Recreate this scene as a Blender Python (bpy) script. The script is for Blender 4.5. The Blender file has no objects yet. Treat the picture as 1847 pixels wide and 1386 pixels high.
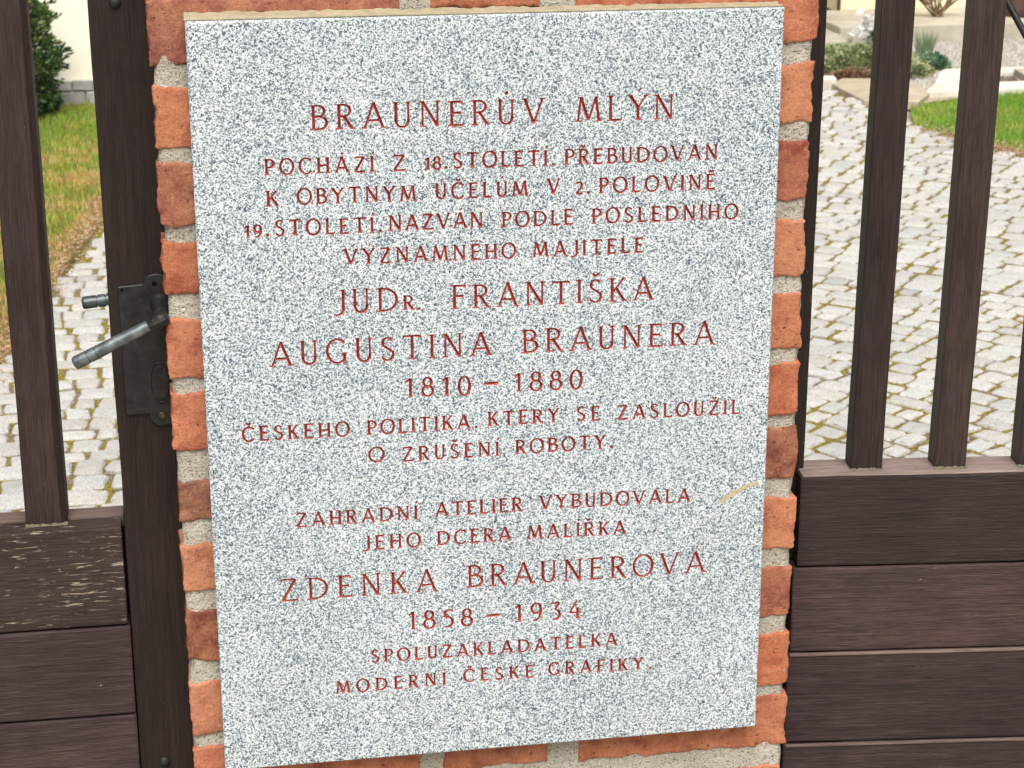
import bpy, bmesh, math, random
import numpy as np
from mathutils import Vector, Matrix, noise
from mathutils.geometry import delaunay_2d_cdt
random.seed(11); rng = np.random.default_rng(11)
scene = bpy.context.scene
R = math.radians

# ------------------------------------------------------------------ camera
cam_d = bpy.data.cameras.new('camera'); cam = bpy.data.objects.new('camera', cam_d)
scene.collection.objects.link(cam); scene.camera = cam
CAM = Vector((-0.3315, -2.1193, 1.6280))
yaw, pitch, roll = 0.16476, 0.31662, 0.00260
fw = Vector((math.sin(yaw)*math.cos(pitch), math.cos(yaw)*math.cos(pitch), -math.sin(pitch)))
rt = Vector((math.cos(yaw), -math.sin(yaw), 0)); dn = fw.cross(rt)
rt2 = math.cos(roll)*rt + math.sin(roll)*dn; dn2 = -math.sin(roll)*rt + math.cos(roll)*dn
m = Matrix.Identity(4)
for i in range(3):
    m[i][0] = rt2[i]; m[i][1] = -dn2[i]; m[i][2] = -fw[i]; m[i][3] = CAM[i]
cam.matrix_world = m
cam_d.sensor_width = 36.0; cam_d.lens = 36.0*3500/1847
cam_d.clip_start = .05; cam_d.clip_end = 500
cam_d.dof.use_dof = True; cam_d.dof.focus_distance = 2.22; cam_d.dof.aperture_fstop = 22

# ------------------------------------------------------------------ light
SUN_EL, SUN_AZ = R(58), R(186)          # azimuth clockwise from +Y
w = bpy.data.worlds.new('World'); scene.world = w; w.use_nodes = True
nt = w.node_tree; nt.nodes.clear()
sky = nt.nodes.new('ShaderNodeTexSky'); sky.sky_type = 'NISHITA'; sky.sun_disc = False
sky.sun_elevation = SUN_EL; sky.sun_rotation = SUN_AZ; sky.air_density = 1.0; sky.dust_density = 4.0
hs = nt.nodes.new('ShaderNodeHueSaturation'); hs.inputs['Saturation'].default_value = .30
bg = nt.nodes.new('ShaderNodeBackground'); bg.inputs['Strength'].default_value = .075
wo = nt.nodes.new('ShaderNodeOutputWorld')
nt.links.new(sky.outputs[0], hs.inputs['Color']); nt.links.new(hs.outputs[0], bg.inputs['Color']); nt.links.new(bg.outputs[0], wo.inputs[0])
sd = bpy.data.lights.new('sun', 'SUN'); sd.energy = 2.7; sd.angle = R(45); sd.color = (1, .96, .9)
so = bpy.data.objects.new('sun', sd); scene.collection.objects.link(so)
sdir = Vector((math.sin(SUN_AZ)*math.cos(SUN_EL), math.cos(SUN_AZ)*math.cos(SUN_EL), math.sin(SUN_EL)))
so.rotation_euler = sdir.to_track_quat('Z', 'Y').to_euler(); so.location = (0, -3, 8)
scene.view_settings.view_transform = 'Standard'; scene.view_settings.look = 'None'
scene.view_settings.gamma = 1; scene.view_settings.use_curve_mapping = False
scene.view_settings.exposure = 0.50
scene.render.resolution_x = 1024; scene.render.resolution_y = 768

# ------------------------------------------------------------------ helpers
def srgb(r, g, b):
    return tuple((c/255/12.92 if c/255 <= .04045 else ((c/255+.055)/1.055)**2.4) for c in (r, g, b)) + (1,)
def tag(o, label=None, cat=None, group=None, kind=None):
    if label: o['label'] = label
    if cat: o['category'] = cat
    if group: o['group'] = group
    if kind: o['kind'] = kind
    return o
def link(o, parent=None):
    scene.collection.objects.link(o)
    if parent is not None: o.parent = parent
    return o
def empty(name, loc=(0, 0, 0), rz=0):
    o = bpy.data.objects.new(name, None); o.location = loc; o.rotation_euler = (0, 0, rz); o.empty_display_size = .05
    return link(o)
def mesh_obj(name, verts, faces, mat, parent=None, cols=None, smooth=False, offset=None):
    """verts are world coordinates in the parent's frame (offset subtracted when the object gets its own origin)"""
    me = bpy.data.meshes.new(name)
    if offset is not None: verts = [(v[0]-offset[0], v[1]-offset[1], v[2]-offset[2]) for v in verts]
    me.from_pydata([tuple(v) for v in verts], [], [tuple(f) for f in faces]); me.update()
    if cols is not None:
        a = me.color_attributes.new('tint', 'FLOAT_COLOR', 'POINT')
        a.data.foreach_set('color', np.asarray(cols, dtype=np.float32).ravel())
    if smooth: me.polygons.foreach_set('use_smooth', [True]*len(me.polygons))
    me.materials.append(mat)
    o = bpy.data.objects.new(name, me)
    if offset is not None: o.location = offset
    return link(o, parent)
def np_obj(name, V, F, mat, parent=None, cols=None, smooth=False):
    """fast path: V (n,3), F (m,k) constant k"""
    V = np.asarray(V, dtype=np.float32); F = np.asarray(F, dtype=np.int32); k = F.shape[1]
    me = bpy.data.meshes.new(name)
    me.vertices.add(len(V)); me.vertices.foreach_set('co', V.ravel())
    me.loops.add(F.size); me.loops.foreach_set('vertex_index', F.ravel())
    me.polygons.add(len(F)); me.polygons.foreach_set('loop_start', np.arange(0, F.size, k, dtype=np.int32))
    me.polygons.foreach_set('loop_total', np.full(len(F), k, dtype=np.int32))
    me.update(calc_edges=True); me.validate()
    if cols is not None:
        a = me.color_attributes.new('tint', 'FLOAT_COLOR', 'POINT'); a.data.foreach_set('color', np.asarray(cols, dtype=np.float32).ravel())
    if smooth: me.polygons.foreach_set('use_smooth', [True]*len(me.polygons))
    me.materials.append(mat)
    return link(bpy.data.objects.new(name, me), parent)

class MB:
    def __init__(s): s.v = []; s.f = []
    def add(s, verts, faces):
        n = len(s.v); s.v += [tuple(v) for v in verts]; s.f += [tuple(i+n for i in f) for f in faces]
    def build(s, name, mat, parent=None, **k): return mesh_obj(name, s.v, s.f, mat, parent, **k)

def bevel_box(x0, x1, y0, y1, z0, z1, b=.003, lean=0.0, jit=0.0, cuts=None):
    bm = bmesh.new(); bmesh.ops.create_cube(bm, size=1)
    for v in bm.verts:
        v.co = Vector((x0+(v.co.x+.5)*(x1-x0), y0+(v.co.y+.5)*(y1-y0), z0+(v.co.z+.5)*(z1-z0)))
    if cuts:
        ax, n = cuts
        es = [e for e in bm.edges if abs((e.verts[0].co-e.verts[1].co)[ax]) > 1e-6]
        bmesh.ops.subdivide_edges(bm, edges=es, cuts=n)
    if b > 0:
        es = [e for e in bm.edges if len(e.link_faces) == 2 and e.link_faces[0].normal.dot(e.link_faces[1].normal) < .5]
        bm.normal_update()
        es = [e for e in bm.edges if len(e.link_faces) == 2 and e.link_faces[0].normal.dot(e.link_faces[1].normal) < .5]
        bmesh.ops.bevel(bm, geom=es, offset=b, segments=2, affect='EDGES', profile=.6)
    for v in bm.verts:
        if lean: v.co.x += lean*(v.co.z-z0)
        if jit:
            nv = noise.noise_vector(v.co*9+Vector((x0*31, 0, z0*7))); v.co += nv*jit
    vs = [tuple(v.co) for v in bm.verts]; idx = {v: i for i, v in enumerate(bm.verts)}
    fs = [tuple(idx[v] for v in f.verts) for f in bm.faces]; bm.free()
    return vs, fs
def box_obj(name, dims, mat, parent=None, **k):
    vs, fs = bevel_box(*dims, **k)
    o = mesh_obj(name, vs, fs, mat, parent)
    return o
def lathe(profile, n=20, M=None):
    """profile: list of (r, h) along +Z, capped"""
    vs = []; fs = []
    for r, h in profile:
        for i in range(n):
            a = 2*math.pi*i/n; vs.append(Vector((r*math.cos(a), r*math.sin(a), h)))
    for j in range(len(profile)-1):
        for i in range(n):
            k = (i+1) % n; fs.append((j*n+i, j*n+k, (j+1)*n+k, (j+1)*n+i))
    fs.append(tuple(range(n-1, -1, -1))); fs.append(tuple((len(profile)-1)*n+i for i in range(n)))
    if M is not None: vs = [M @ v for v in vs]
    return [tuple(v) for v in vs], fs
def along(a, b):
    a = Vector(a); b = Vector(b); q = (b-a).to_track_quat('Z', 'Y')
    return Matrix.Translation(a) @ q.to_matrix().to_4x4()

# ------------------------------------------------------------------ materials
def new_mat(name, rough=.8, spec=.3):
    mt = bpy.data.materials.new(name); mt.use_nodes = True; t = mt.node_tree
    b = t.nodes['Principled BSDF']; b.inputs['Roughness'].default_value = rough
    b.inputs['Specular IOR Level'].default_value = spec
    return mt, t, b
def N(t, typ, **kw):
    n = t.nodes.new(typ)
    for k, v in kw.items():
        if k in n.inputs: n.inputs[k].default_value = v
        else: setattr(n, k, v)
    return n
def coords(t, scale=(1, 1, 1), kind='Object', rot=(0, 0, 0), loc=(0, 0, 0)):
    tc = t.nodes.new('ShaderNodeTexCoord'); mp = t.nodes.new('ShaderNodeMapping')
    mp.inputs['Scale'].default_value = scale; mp.inputs['Rotation'].default_value = rot; mp.inputs['Location'].default_value = loc
    t.links.new(tc.outputs[kind], mp.inputs[0]); return mp.outputs[0]
def noise_n(t, vec, scale, detail=3, rough=.55, dist=0):
    n = t.nodes.new('ShaderNodeTexNoise'); n.inputs['Scale'].default_value = scale; n.inputs['Detail'].default_value = detail
    n.inputs['Roughness'].default_value = rough; n.inputs['Distortion'].default_value = dist
    t.links.new(vec, n.inputs['Vector']); return n.outputs['Fac']
def ramp(t, fac, stops, interp='LINEAR'):
    r = t.nodes.new('ShaderNodeValToRGB'); r.color_ramp.interpolation = interp
    while len(r.color_ramp.elements) < len(stops): r.color_ramp.elements.new(.5)
    for e, (p, c) in zip(r.color_ramp.elements, stops):
        e.position = p; e.color = c if len(c) == 4 else (*c, 1)
    t.links.new(fac, r.inputs[0]); return r.outputs[0]
def g(v): return (v, v, v, 1)
def mix(t, fac, a, b, mode='MIX'):
    n = t.nodes.new('ShaderNodeMix'); n.data_type = 'RGBA'; n.blend_type = mode
    for sock, val in ((n.inputs[0], fac), (n.inputs[6], a), (n.inputs[7], b)):
        if hasattr(val, 'links') or isinstance(val, bpy.types.NodeSocket): t.links.new(val, sock)
        elif isinstance(val, (int, float)): sock.default_value = val
        else: sock.default_value = val
    return n.outputs[2]
def math_n(t, op, a, b=0.0, c=None):
    n = t.nodes.new('ShaderNodeMath'); n.operation = op
    for i, val in enumerate((a, b) if c is None else (a, b, c)):
        if isinstance(val, bpy.types.NodeSocket): t.links.new(val, n.inputs[i])
        else: n.inputs[i].default_value = val
    return n.outputs[0]
def bump(t, b, h, strength=.5, dist=.001):
    n = t.nodes.new('ShaderNodeBump'); n.inputs['Strength'].default_value = strength; n.inputs['Distance'].default_value = dist
    t.links.new(h, n.inputs['Height']); t.links.new(n.outputs[0], b.inputs['Normal'])
def attr(t, name='tint'):
    a = t.nodes.new('ShaderNodeAttribute'); a.attribute_name = name; return a.outputs['Color']

def mat_granite():
    mt, t, b = new_mat('granite', .55, .3); v = coords(t)
    n1 = noise_n(t, v, 540, 2, .62, .9); n2 = noise_n(t, v, 400, 1.5, .5, .5); n3 = noise_n(t, v, 60, 3); n4 = noise_n(t, v, 5, 3)
    vc = t.nodes.new('ShaderNodeTexVoronoi'); vc.inputs['Scale'].default_value = 660; t.links.new(v, vc.inputs['Vector'])
    sp = t.nodes.new('ShaderNodeSeparateColor'); t.links.new(vc.outputs['Color'], sp.inputs[0])
    n1 = math_n(t, 'ADD', math_n(t, 'MULTIPLY', n1, .72), math_n(t, 'ADD', math_n(t, 'MULTIPLY', sp.outputs[0], .15), .065))
    s = math_n(t, 'ADD', n1, math_n(t, 'MULTIPLY', math_n(t, 'SUBTRACT', n3, .5), .02))
    s = math_n(t, 'ADD', s, math_n(t, 'MULTIPLY', math_n(t, 'SUBTRACT', n4, .5), .045))
    white = ramp(t, n3, [(.3, (.69, .765, .81, 1)), (.7, (.77, .82, .84, 1))])
    dark = ramp(t, n2, [(.38, (.045, .065, .12, 1)), (.50, (.08, .13, .155, 1)), (.62, (.16, .21, .21, 1))])
    fac = ramp(t, s, [(.435, g(1)), (.475, g(.72)), (.52, g(0))])
    col = mix(t, fac, white, dark)
    # ochre streak of lichen beside the right edge (a stain with its own shape)
    sx = t.nodes.new('ShaderNodeSeparateXYZ'); t.links.new(coords(t), sx.inputs[0])
    px = math_n(t, 'SUBTRACT', sx.outputs[0], .299); pz = math_n(t, 'SUBTRACT', sx.outputs[2], -.1275)
    c_, s_ = math.cos(R(26)), math.sin(R(26))
    u_ = math_n(t, 'ADD', math_n(t, 'MULTIPLY', px, c_), math_n(t, 'MULTIPLY', pz, s_))
    w_ = math_n(t, 'SUBTRACT', math_n(t, 'MULTIPLY', pz, c_), math_n(t, 'MULTIPLY', px, s_))
    w_ = math_n(t, 'ADD', w_, math_n(t, 'MULTIPLY', math_n(t, 'MULTIPLY', u_, u_), 4.0))
    nn = noise_n(t, coords(t), 160, 3)
    dd = math_n(t, 'ADD', math_n(t, 'ABSOLUTE', math_n(t, 'MULTIPLY', w_, 1.0)), math_n(t, 'MULTIPLY', math_n(t, 'SUBTRACT', nn, .5), .007))
    m1 = math_n(t, 'LESS_THAN', dd, .0028); m2 = math_n(t, 'LESS_THAN', math_n(t, 'ABSOLUTE', u_), .026)
    msk = math_n(t, 'MULTIPLY', math_n(t, 'MULTIPLY', m1, m2), .72)
    col = mix(t, msk, col, srgb(196, 170, 112))
    t.links.new(col, b.inputs['Base Color']); bump(t, b, n1, .25, .0004); return mt
def mat_red_paint():
    mt, t, b = new_mat('red_letter_paint', .6, .35); v = coords(t)
    n1 = noise_n(t, v, 120, 3); n2 = noise_n(t, v, 500, 2)
    col = ramp(t, n1, [(.3, srgb(148, 58, 52)), (.55, srgb(174, 74, 64)), (.75, srgb(184, 98, 74))])
    t.links.new(col, b.inputs['Base Color']); bump(t, b, n2, .3, .0005); return mt
def mat_mortar():
    mt, t, b = new_mat('lime_mortar', .95, .1); v = coords(t)
    n1 = noise_n(t, v, 14, 4); n2 = noise_n(t, v, 420, 2.5, .6); n3 = noise_n(t, v, 150, 3)
    base = ramp(t, n1, [(.3, srgb(158, 149, 129)), (.5, srgb(182, 174, 156)), (.7, srgb(198, 191, 176))])
    spots = ramp(t, n2, [(.33, srgb(120, 108, 90)), (.46, g(.55)), (.60, srgb(214, 207, 192))])
    col = mix(t, .55, base, mix(t, .5, base, spots, 'MIX'))
    dk = ramp(t, n2, [(.36, g(1)), (.40, g(0))])
    col = mix(t, math_n(t, 'MULTIPLY', dk, .8), col, srgb(88, 80, 68))
    wh = ramp(t, n2, [(.62, g(0)), (.68, g(1))])
    col = mix(t, math_n(t, 'MULTIPLY', wh, .8), col, srgb(226, 220, 206))
    t.links.new(col, b.inputs['Base Color'])
    h = math_n(t, 'ADD', n3, math_n(t, 'MULTIPLY', n2, .6)); bump(t, b, h, 1, .003); return mt
def mat_brick():
    mt, t, b = new_mat('fired_brick', .88, .2); v = coords(t)
    tint = attr(t)
    n1 = noise_n(t, v, 30, 4, .6); n2 = noise_n(t, v, 170, 3, .6); n3 = noise_n(t, v, 75, 3, .7, 1.2)
    c1 = mix(t, ramp(t, n1, [(.35, g(0)), (.65, g(.65))]), tint, mix(t, .55, tint, srgb(226, 160, 118)))
    c2 = mix(t, ramp(t, n1, [(.28, g(.75)), (.48, g(0))]), c1, mix(t, .55, tint, srgb(118, 55, 42)))
    sp = ramp(t, n2, [(.30, g(1)), (.37, g(0))])
    c3 = mix(t, math_n(t, 'MULTIPLY', sp, .75), c2, srgb(92, 44, 34))
    pv = t.nodes.new('ShaderNodeTexVoronoi'); pv.inputs['Scale'].default_value = 62; t.links.new(v, pv.inputs['Vector'])
    pit = ramp(t, math_n(t, 'ADD', pv.outputs['Distance'], math_n(t, 'MULTIPLY', n2, .25)), [(.17, g(1)), (.23, g(0))])
    c3 = mix(t, math_n(t, 'MULTIPLY', pit, .7), c3, srgb(80, 38, 30))
    n5 = noise_n(t, coords(t, (1, 1, .35)), 340, 3, .7, .5)
    c3 = mix(t, ramp(t, n5, [(.35, g(.35)), (.5, g(0))]), c3, mix(t, .5, c3, srgb(96, 46, 36)))
    c3 = mix(t, ramp(t, n5, [(.56, g(0)), (.70, g(.45))]), c3, mix(t, .6, c3, srgb(226, 168, 132)))
    # lime bloom and mortar smears
    lm = math_n(t, 'MULTIPLY', ramp(t, n3, [(.66, g(0)), (.74, g(1))]), .45)
    c4 = mix(t, lm, c3, srgb(214, 186, 160))
    t.links.new(c4, b.inputs['Base Color'])
    h = math_n(t, 'SUBTRACT', math_n(t, 'ADD', n3, math_n(t, 'ADD', math_n(t, 'MULTIPLY', n2, .5), math_n(t, 'MULTIPLY', n5, .35))), math_n(t, 'MULTIPLY', pit, .8)); bump(t, b, h, .9, .0022); return mt
def mat_wood(name, axis, worn=0.0, base=((34, 25, 24), (53, 41, 39), (76, 60, 56)), grey=0.0):
    """axis: direction of the grain (0 = x, 2 = z)"""
    mt, t, b = new_mat(name, .58, .35)
    sc = [1, 1, 1]; sc[axis] = .045
    v = coords(t, tuple(sc)); vo = coords(t)
    oi = t.nodes.new('ShaderNodeObjectInfo')
    n1 = noise_n(t, v, 330, 4, .6, .3); n2 = noise_n(t, v, 95, 4, .65, .8); n3 = noise_n(t, vo, 5, 3)
    n0 = noise_n(t, v, 900, 3, .6, .2)
    f = math_n(t, 'ADD', math_n(t, 'ADD', math_n(t, 'MULTIPLY', n1, .36), math_n(t, 'MULTIPLY', n2, .28)), math_n(t, 'MULTIPLY', n0, .36))
    f = math_n(t, 'ADD', f, math_n(t, 'MULTIPLY', math_n(t, 'SUBTRACT', oi.outputs['Random'], .5), .09))
    f = math_n(t, 'ADD', f, math_n(t, 'MULTIPLY', math_n(t, 'SUBTRACT', n3, .5), .26))
    col = ramp(t, f, [(.36, srgb(*base[0])), (.5, srgb(*base[1])), (.66, srgb(*base[2]))])
    kn = t.nodes.new('ShaderNodeTexVoronoi'); kn.inputs['Scale'].default_value = 5.5
    sck = [1, 1, 1]; sck[axis] = .5
    wob = mix(t, .012, coords(t, tuple(sck)), t.nodes.new('ShaderNodeTexNoise').outputs['Color'])
    t.links.new(wob, kn.inputs['Vector'])
    kd = math_n(t, 'ADD', kn.outputs['Distance'], math_n(t, 'MULTIPLY', math_n(t, 'SUBTRACT', n2, .5), .12))
    col = mix(t, ramp(t, kd, [(.035, g(.75)), (.085, g(0))]), col, srgb(*[int(q*.55) for q in base[0]]))
    # pale flecks where the stain has flaked off
    sc2 = [1, 1, 1]; sc2[axis] = .10
    v2 = coords(t, tuple(sc2)); k1 = noise_n(t, v2, 330, 4, .7, .6); k2 = noise_n(t, vo, 11, 3)
    k = math_n(t, 'ADD', k1, math_n(t, 'MULTIPLY', math_n(t, 'SUBTRACT', k2, .5), .35))
    hi = .765-worn*.155
    fl = ramp(t, k, [(hi-.02, g(0)), (hi+.02, g(1))])
    col = mix(t, math_n(t, 'MULTIPLY', fl, .85), col, srgb(176, 158, 142))
    if grey:
        gz = ramp(t, noise_n(t, v, 120, 4), [(.3, g(.2)), (.7, g(1))])
        col = mix(t, math_n(t, 'MULTIPLY', gz, grey), col, srgb(150, 132, 128))
    t.links.new(col, b.inputs['Base Color'])
    bump(t, b, math_n(t, 'SUBTRACT', math_n(t, 'ADD', n1, math_n(t, 'MULTIPLY', n0, .6)), math_n(t, 'MULTIPLY', fl, .5)), .8, .0014); return mt
def mat_iron(name, c, rough=.42, metal=.6):
    mt, t, b = new_mat(name, rough, .5); v = coords(t); n = noise_n(t, v, 60, 4); n2 = noise_n(t, v, 350, 2)
    b.inputs['Metallic'].default_value = metal
    a = srgb(*c); d = srgb(*[int(x*.7) for x in c]); e = srgb(*[min(255, int(x*1.3)) for x in c])
    t.links.new(ramp(t, n, [(.3, d), (.5, a), (.7, e)]), b.inputs['Base Color'])
    t.links.new(ramp(t, n, [(.3, g(rough-.1)), (.7, g(rough+.15))]), b.inputs['Roughness']); bump(t, b, math_n(t, 'ADD', n, n2), .25, .0008); return mt
def mat_cobble():
    mt, t, b = new_mat('cobble_granite', .8, .25); v = coords(t); tint = attr(t)
    n1 = noise_n(t, v, 260, 2, .6); n2 = noise_n(t, v, 28, 4); n3 = noise_n(t, v, 90, 3)
    col = mix(t, ramp(t, n1, [(.38, g(.75)), (.54, g(0))]), tint, mix(t, .6, tint, srgb(116, 114, 112)))
    col = mix(t, ramp(t, n2, [(.55, g(0)), (.78, g(.3))]), col, srgb(200, 188, 164))
    col = mix(t, ramp(t, n3, [(.25, g(.4)), (.4, g(0))]), col, srgb(140, 136, 130))
    t.links.new(col, b.inputs['Base Color']); bump(t, b, math_n(t, 'ADD', n2, math_n(t, 'MULTIPLY', n3, .8)), .8, .006); return mt
def mat_joint():
    mt, t, b = new_mat('joint_sand_and_moss', .95, .1); v = coords(t)
    n1 = noise_n(t, v, 3.2, 4, .6); n2 = noise_n(t, v, 120, 3); n3 = noise_n(t, v, 22, 3)
    sand = ramp(t, n2, [(.35, srgb(92, 82, 66)), (.6, srgb(146, 132, 108))])
    moss = ramp(t, n2, [(.35, srgb(92, 84, 26)), (.65, srgb(158, 144, 56))])
    f = math_n(t, 'ADD', n1, math_n(t, 'MULTIPLY', math_n(t, 'SUBTRACT', n3, .5), .7))
    col = mix(t, ramp(t, f, [(.40, g(0)), (.52, g(.9))]), sand, moss)
    t.links.new(col, b.inputs['Base Color']); bump(t, b, n2, 1, .006); return mt
def mat_plain(name, c1, c2, scale=20, rough=.9, bumpd=.002, fine=200):
    mt, t, b = new_mat(name, rough, .15); v = coords(t); n1 = noise_n(t, v, scale, 4, .6); n2 = noise_n(t, v, fine, 3)
    f = math_n(t, 'ADD', math_n(t, 'MULTIPLY', n1, .7), math_n(t, 'MULTIPLY', n2, .3))
    t.links.new(ramp(t, f, [(.36, srgb(*c1)), (.64, srgb(*c2))]), b.inputs['Base Color']); bump(t, b, f, .6, bumpd); return mt
def mat_tint(name, rough=.7, spec=.2, trans=0.0):
    mt, t, b = new_mat(name, rough, spec)
    t.links.new(attr(t), b.inputs['Base Color'])
    if trans:
        tr = t.nodes.new('ShaderNodeBsdfTranslucent'); t.links.new(attr(t), tr.inputs[0])
        mx = t.nodes.new('ShaderNodeMixShader'); mx.inputs[0].default_value = trans
        t.links.new(b.outputs[0], mx.inputs[1]); t.links.new(tr.outputs[0], mx.inputs[2])
        t.links.new(mx.outputs[0], t.nodes['Material Output'].inputs[0])
    return mt

M_granite, M_red, M_mortar, M_brick = mat_granite(), mat_red_paint(), mat_mortar(), mat_brick()
M_wz = mat_wood('brown_stained_wood_upright', 2, .05)
M_wzL = mat_wood('brown_stained_wood_slat', 2, .30, ((32, 23, 22), (50, 38, 36), (70, 55, 52)))
M_stile = mat_wood('brown_stained_wood_stile', 2, .12, ((22, 16, 14), (36, 27, 24), (50, 38, 34)))
M_wx = mat_wood('brown_stained_wood_board', 0, .30, ((38, 27, 28), (60, 46, 46), (90, 70, 68)))
M_wx_new = mat_wood('brown_stained_wood_smooth_board', 0, -.35)
M_wx_worn = mat_wood('brown_stained_wood_flaking', 0, .95)
M_wtop = mat_wood('weathered_rail_wood', 0, .75, ((92, 76, 72), (132, 112, 106), (168, 150, 142)), .5)
M_dark = mat_wood('dark_joint_wood', 0, -.4, ((16, 12, 11), (22, 17, 16), (30, 24, 22)))
M_iron = mat_iron('black_iron', (40, 41, 40), .5, .3)
M_steel = mat_iron('worn_grey_iron', (112, 120, 122), .42, .65)
M_stone, M_joint = mat_cobble(), mat_joint()
M_leaf = mat_tint('foliage', .55, .25, .25)
M_blade = mat_tint('grass_blades', .6, .2, .35)
M_petal = mat_tint('petals', .5, .2, .3)
M_soil = mat_plain('lawn_soil', (84, 84, 44), (122, 116, 72), 9)
M_ground = mat_plain('street_gravel', (138, 128, 112), (176, 168, 152), 6)
M_cream = mat_plain('cream_render', (252, 246, 224), (254, 249, 232), 3, .9, .001)
M_yellow = mat_plain('yellow_render', (240, 228, 190), (246, 236, 202), 3, .9, .001)
M_conc = mat_plain('concrete', (158, 152, 136), (196, 190, 172), 5, .9, .002)
M_beige = mat_plain('beige_stone', (168, 156, 134), (194, 182, 160), 8, .9, .002)
M_putty = mat_plain('old_putty', (96, 90, 72), (124, 116, 96), 120, .9, .002, 600)
M_conc2 = mat_plain('pale_stone', (204, 198, 184), (232, 228, 216), 12, .85, .002)
M_gbed = mat_plain('gravel_bed_base', (150, 138, 120), (190, 180, 160), 60)
M_bead = mat_plain('cream_sealing_mortar', (150, 140, 114), (178, 168, 142), 60, .85, .001, 500)
M_bark = mat_plain('bark', (110, 92, 70), (150, 130, 104), 40)
M_brown = mat_plain('brown_painted_metal', (78, 60, 52), (98, 78, 68), 20, .6)
M_plank = mat_wood('grey_weathered_plank', 0, .5, ((120, 112, 104), (150, 142, 132), (176, 168, 158)))
M_dirt = mat_plain('dry_litter_soil', (120, 98, 70), (160, 134, 102), 50)
M_roof = mat_plain('roof_tile', (120, 62, 48), (150, 84, 62), 8)
M_petal_c = (.9, .9, .88, 1)

# ------------------------------------------------------------------ ground
def sheet(name, x0, x1, y0, y1, z, mat, nx=2, ny=2, amp=0, kind='structure'):
    xs = np.linspace(x0, x1, nx); ys = np.linspace(y0, y1, ny)
    X, Y = np.meshgrid(xs, ys); Z = np.full_like(X, z)
    if amp:
        for i in range(ny):
            for j in range(nx): Z[i, j] += amp*noise.noise(Vector((X[i, j]*2, Y[i, j]*2, 0)))
    V = np.c_[X.ravel(), Y.ravel(), Z.ravel()]
    F = [(i*nx+j, i*nx+j+1, (i+1)*nx+j+1, (i+1)*nx+j) for i in range(ny-1) for j in range(nx-1)]
    o = np_obj(name, V, F, mat); o['kind'] = kind; return o
gr = sheet('ground', -150, 150, -150, 150, -.03, M_ground); tag(gr, 'gravelly ground around the gate and the garden')

# lawns: polygons of the ground
def border_left(y):
    p = [(1.5, -1.10), (3.17, -.891), (3.32, -.878), (3.91, -.793), (4.39, -.746), (4.84, -.671), (7.5, -.30)]
    return float(np.interp(y, [a for a, _ in p], [b for _, b in p]))
def poly_obj(name, pts, z, mat, kind='structure', label=None, parent=None):
    o = mesh_obj(name, [(x, y, z) for x, y in pts], [tuple(range(len(pts)))], mat, parent)
    if kind: o['kind'] = kind
    if label: o['label'] = label
    return o
LAWN_L = [(-6, 1.2), (-1.12, 1.2)] + [(border_left(y), y) for y in (1.5, 2.2, 3.17, 3.6, 3.91, 4.39, 4.84, 5.6, 6.5, 7.5)] + [(-6, 7.5)]
LAWN_R = [(2.88, 6.12), (2.93, 5.80), (3.03, 5.5), (3.12, 5.25), (3.30, 4.9), (3.60, 4.6), (6, 4.3), (6, 7.05), (3.75, 6.93), (3.34, 6.80), (3.06, 6.66)]
poly_obj('lawn_soil', LAWN_L, -.012, M_soil, label='earth under the grass left of the path')
poly_obj('lawn_soil', LAWN_R, -.012, M_soil, label='earth under the grass right of the path')
# path bed
PATH = [(border_left(y)+0, y) for y in (1.5, 3.17, 3.91, 4.84, 7.5)]
path = poly_obj('path', [(3.60, .36), (3.60, 4.6), (3.30, 4.9), (3.12, 5.25), (3.03, 5.5), (2.93, 5.8), (2.88, 6.12), (2.87, 6.72), (2.80, 7.16), (2.2, 8.6), (-.3, 8.6)] + PATH[::-1] + [(-1.3, .36)], .0015, M_joint, label='cobbled path of small pale granite setts with moss in the joints')

def inside(p, poly):
    x, y = p; c = False; n = len(poly)
    for i in range(n):
        x1, y1 = poly[i]; x2, y2 = poly[(i+1) % n]
        if (y1 > y) != (y2 > y) and x < (x2-x1)*(y-y1)/(y2-y1)+x1: c = not c
    return c
path_poly = [tuple(v.co[:2]) for v in path.data.vertices]

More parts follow.
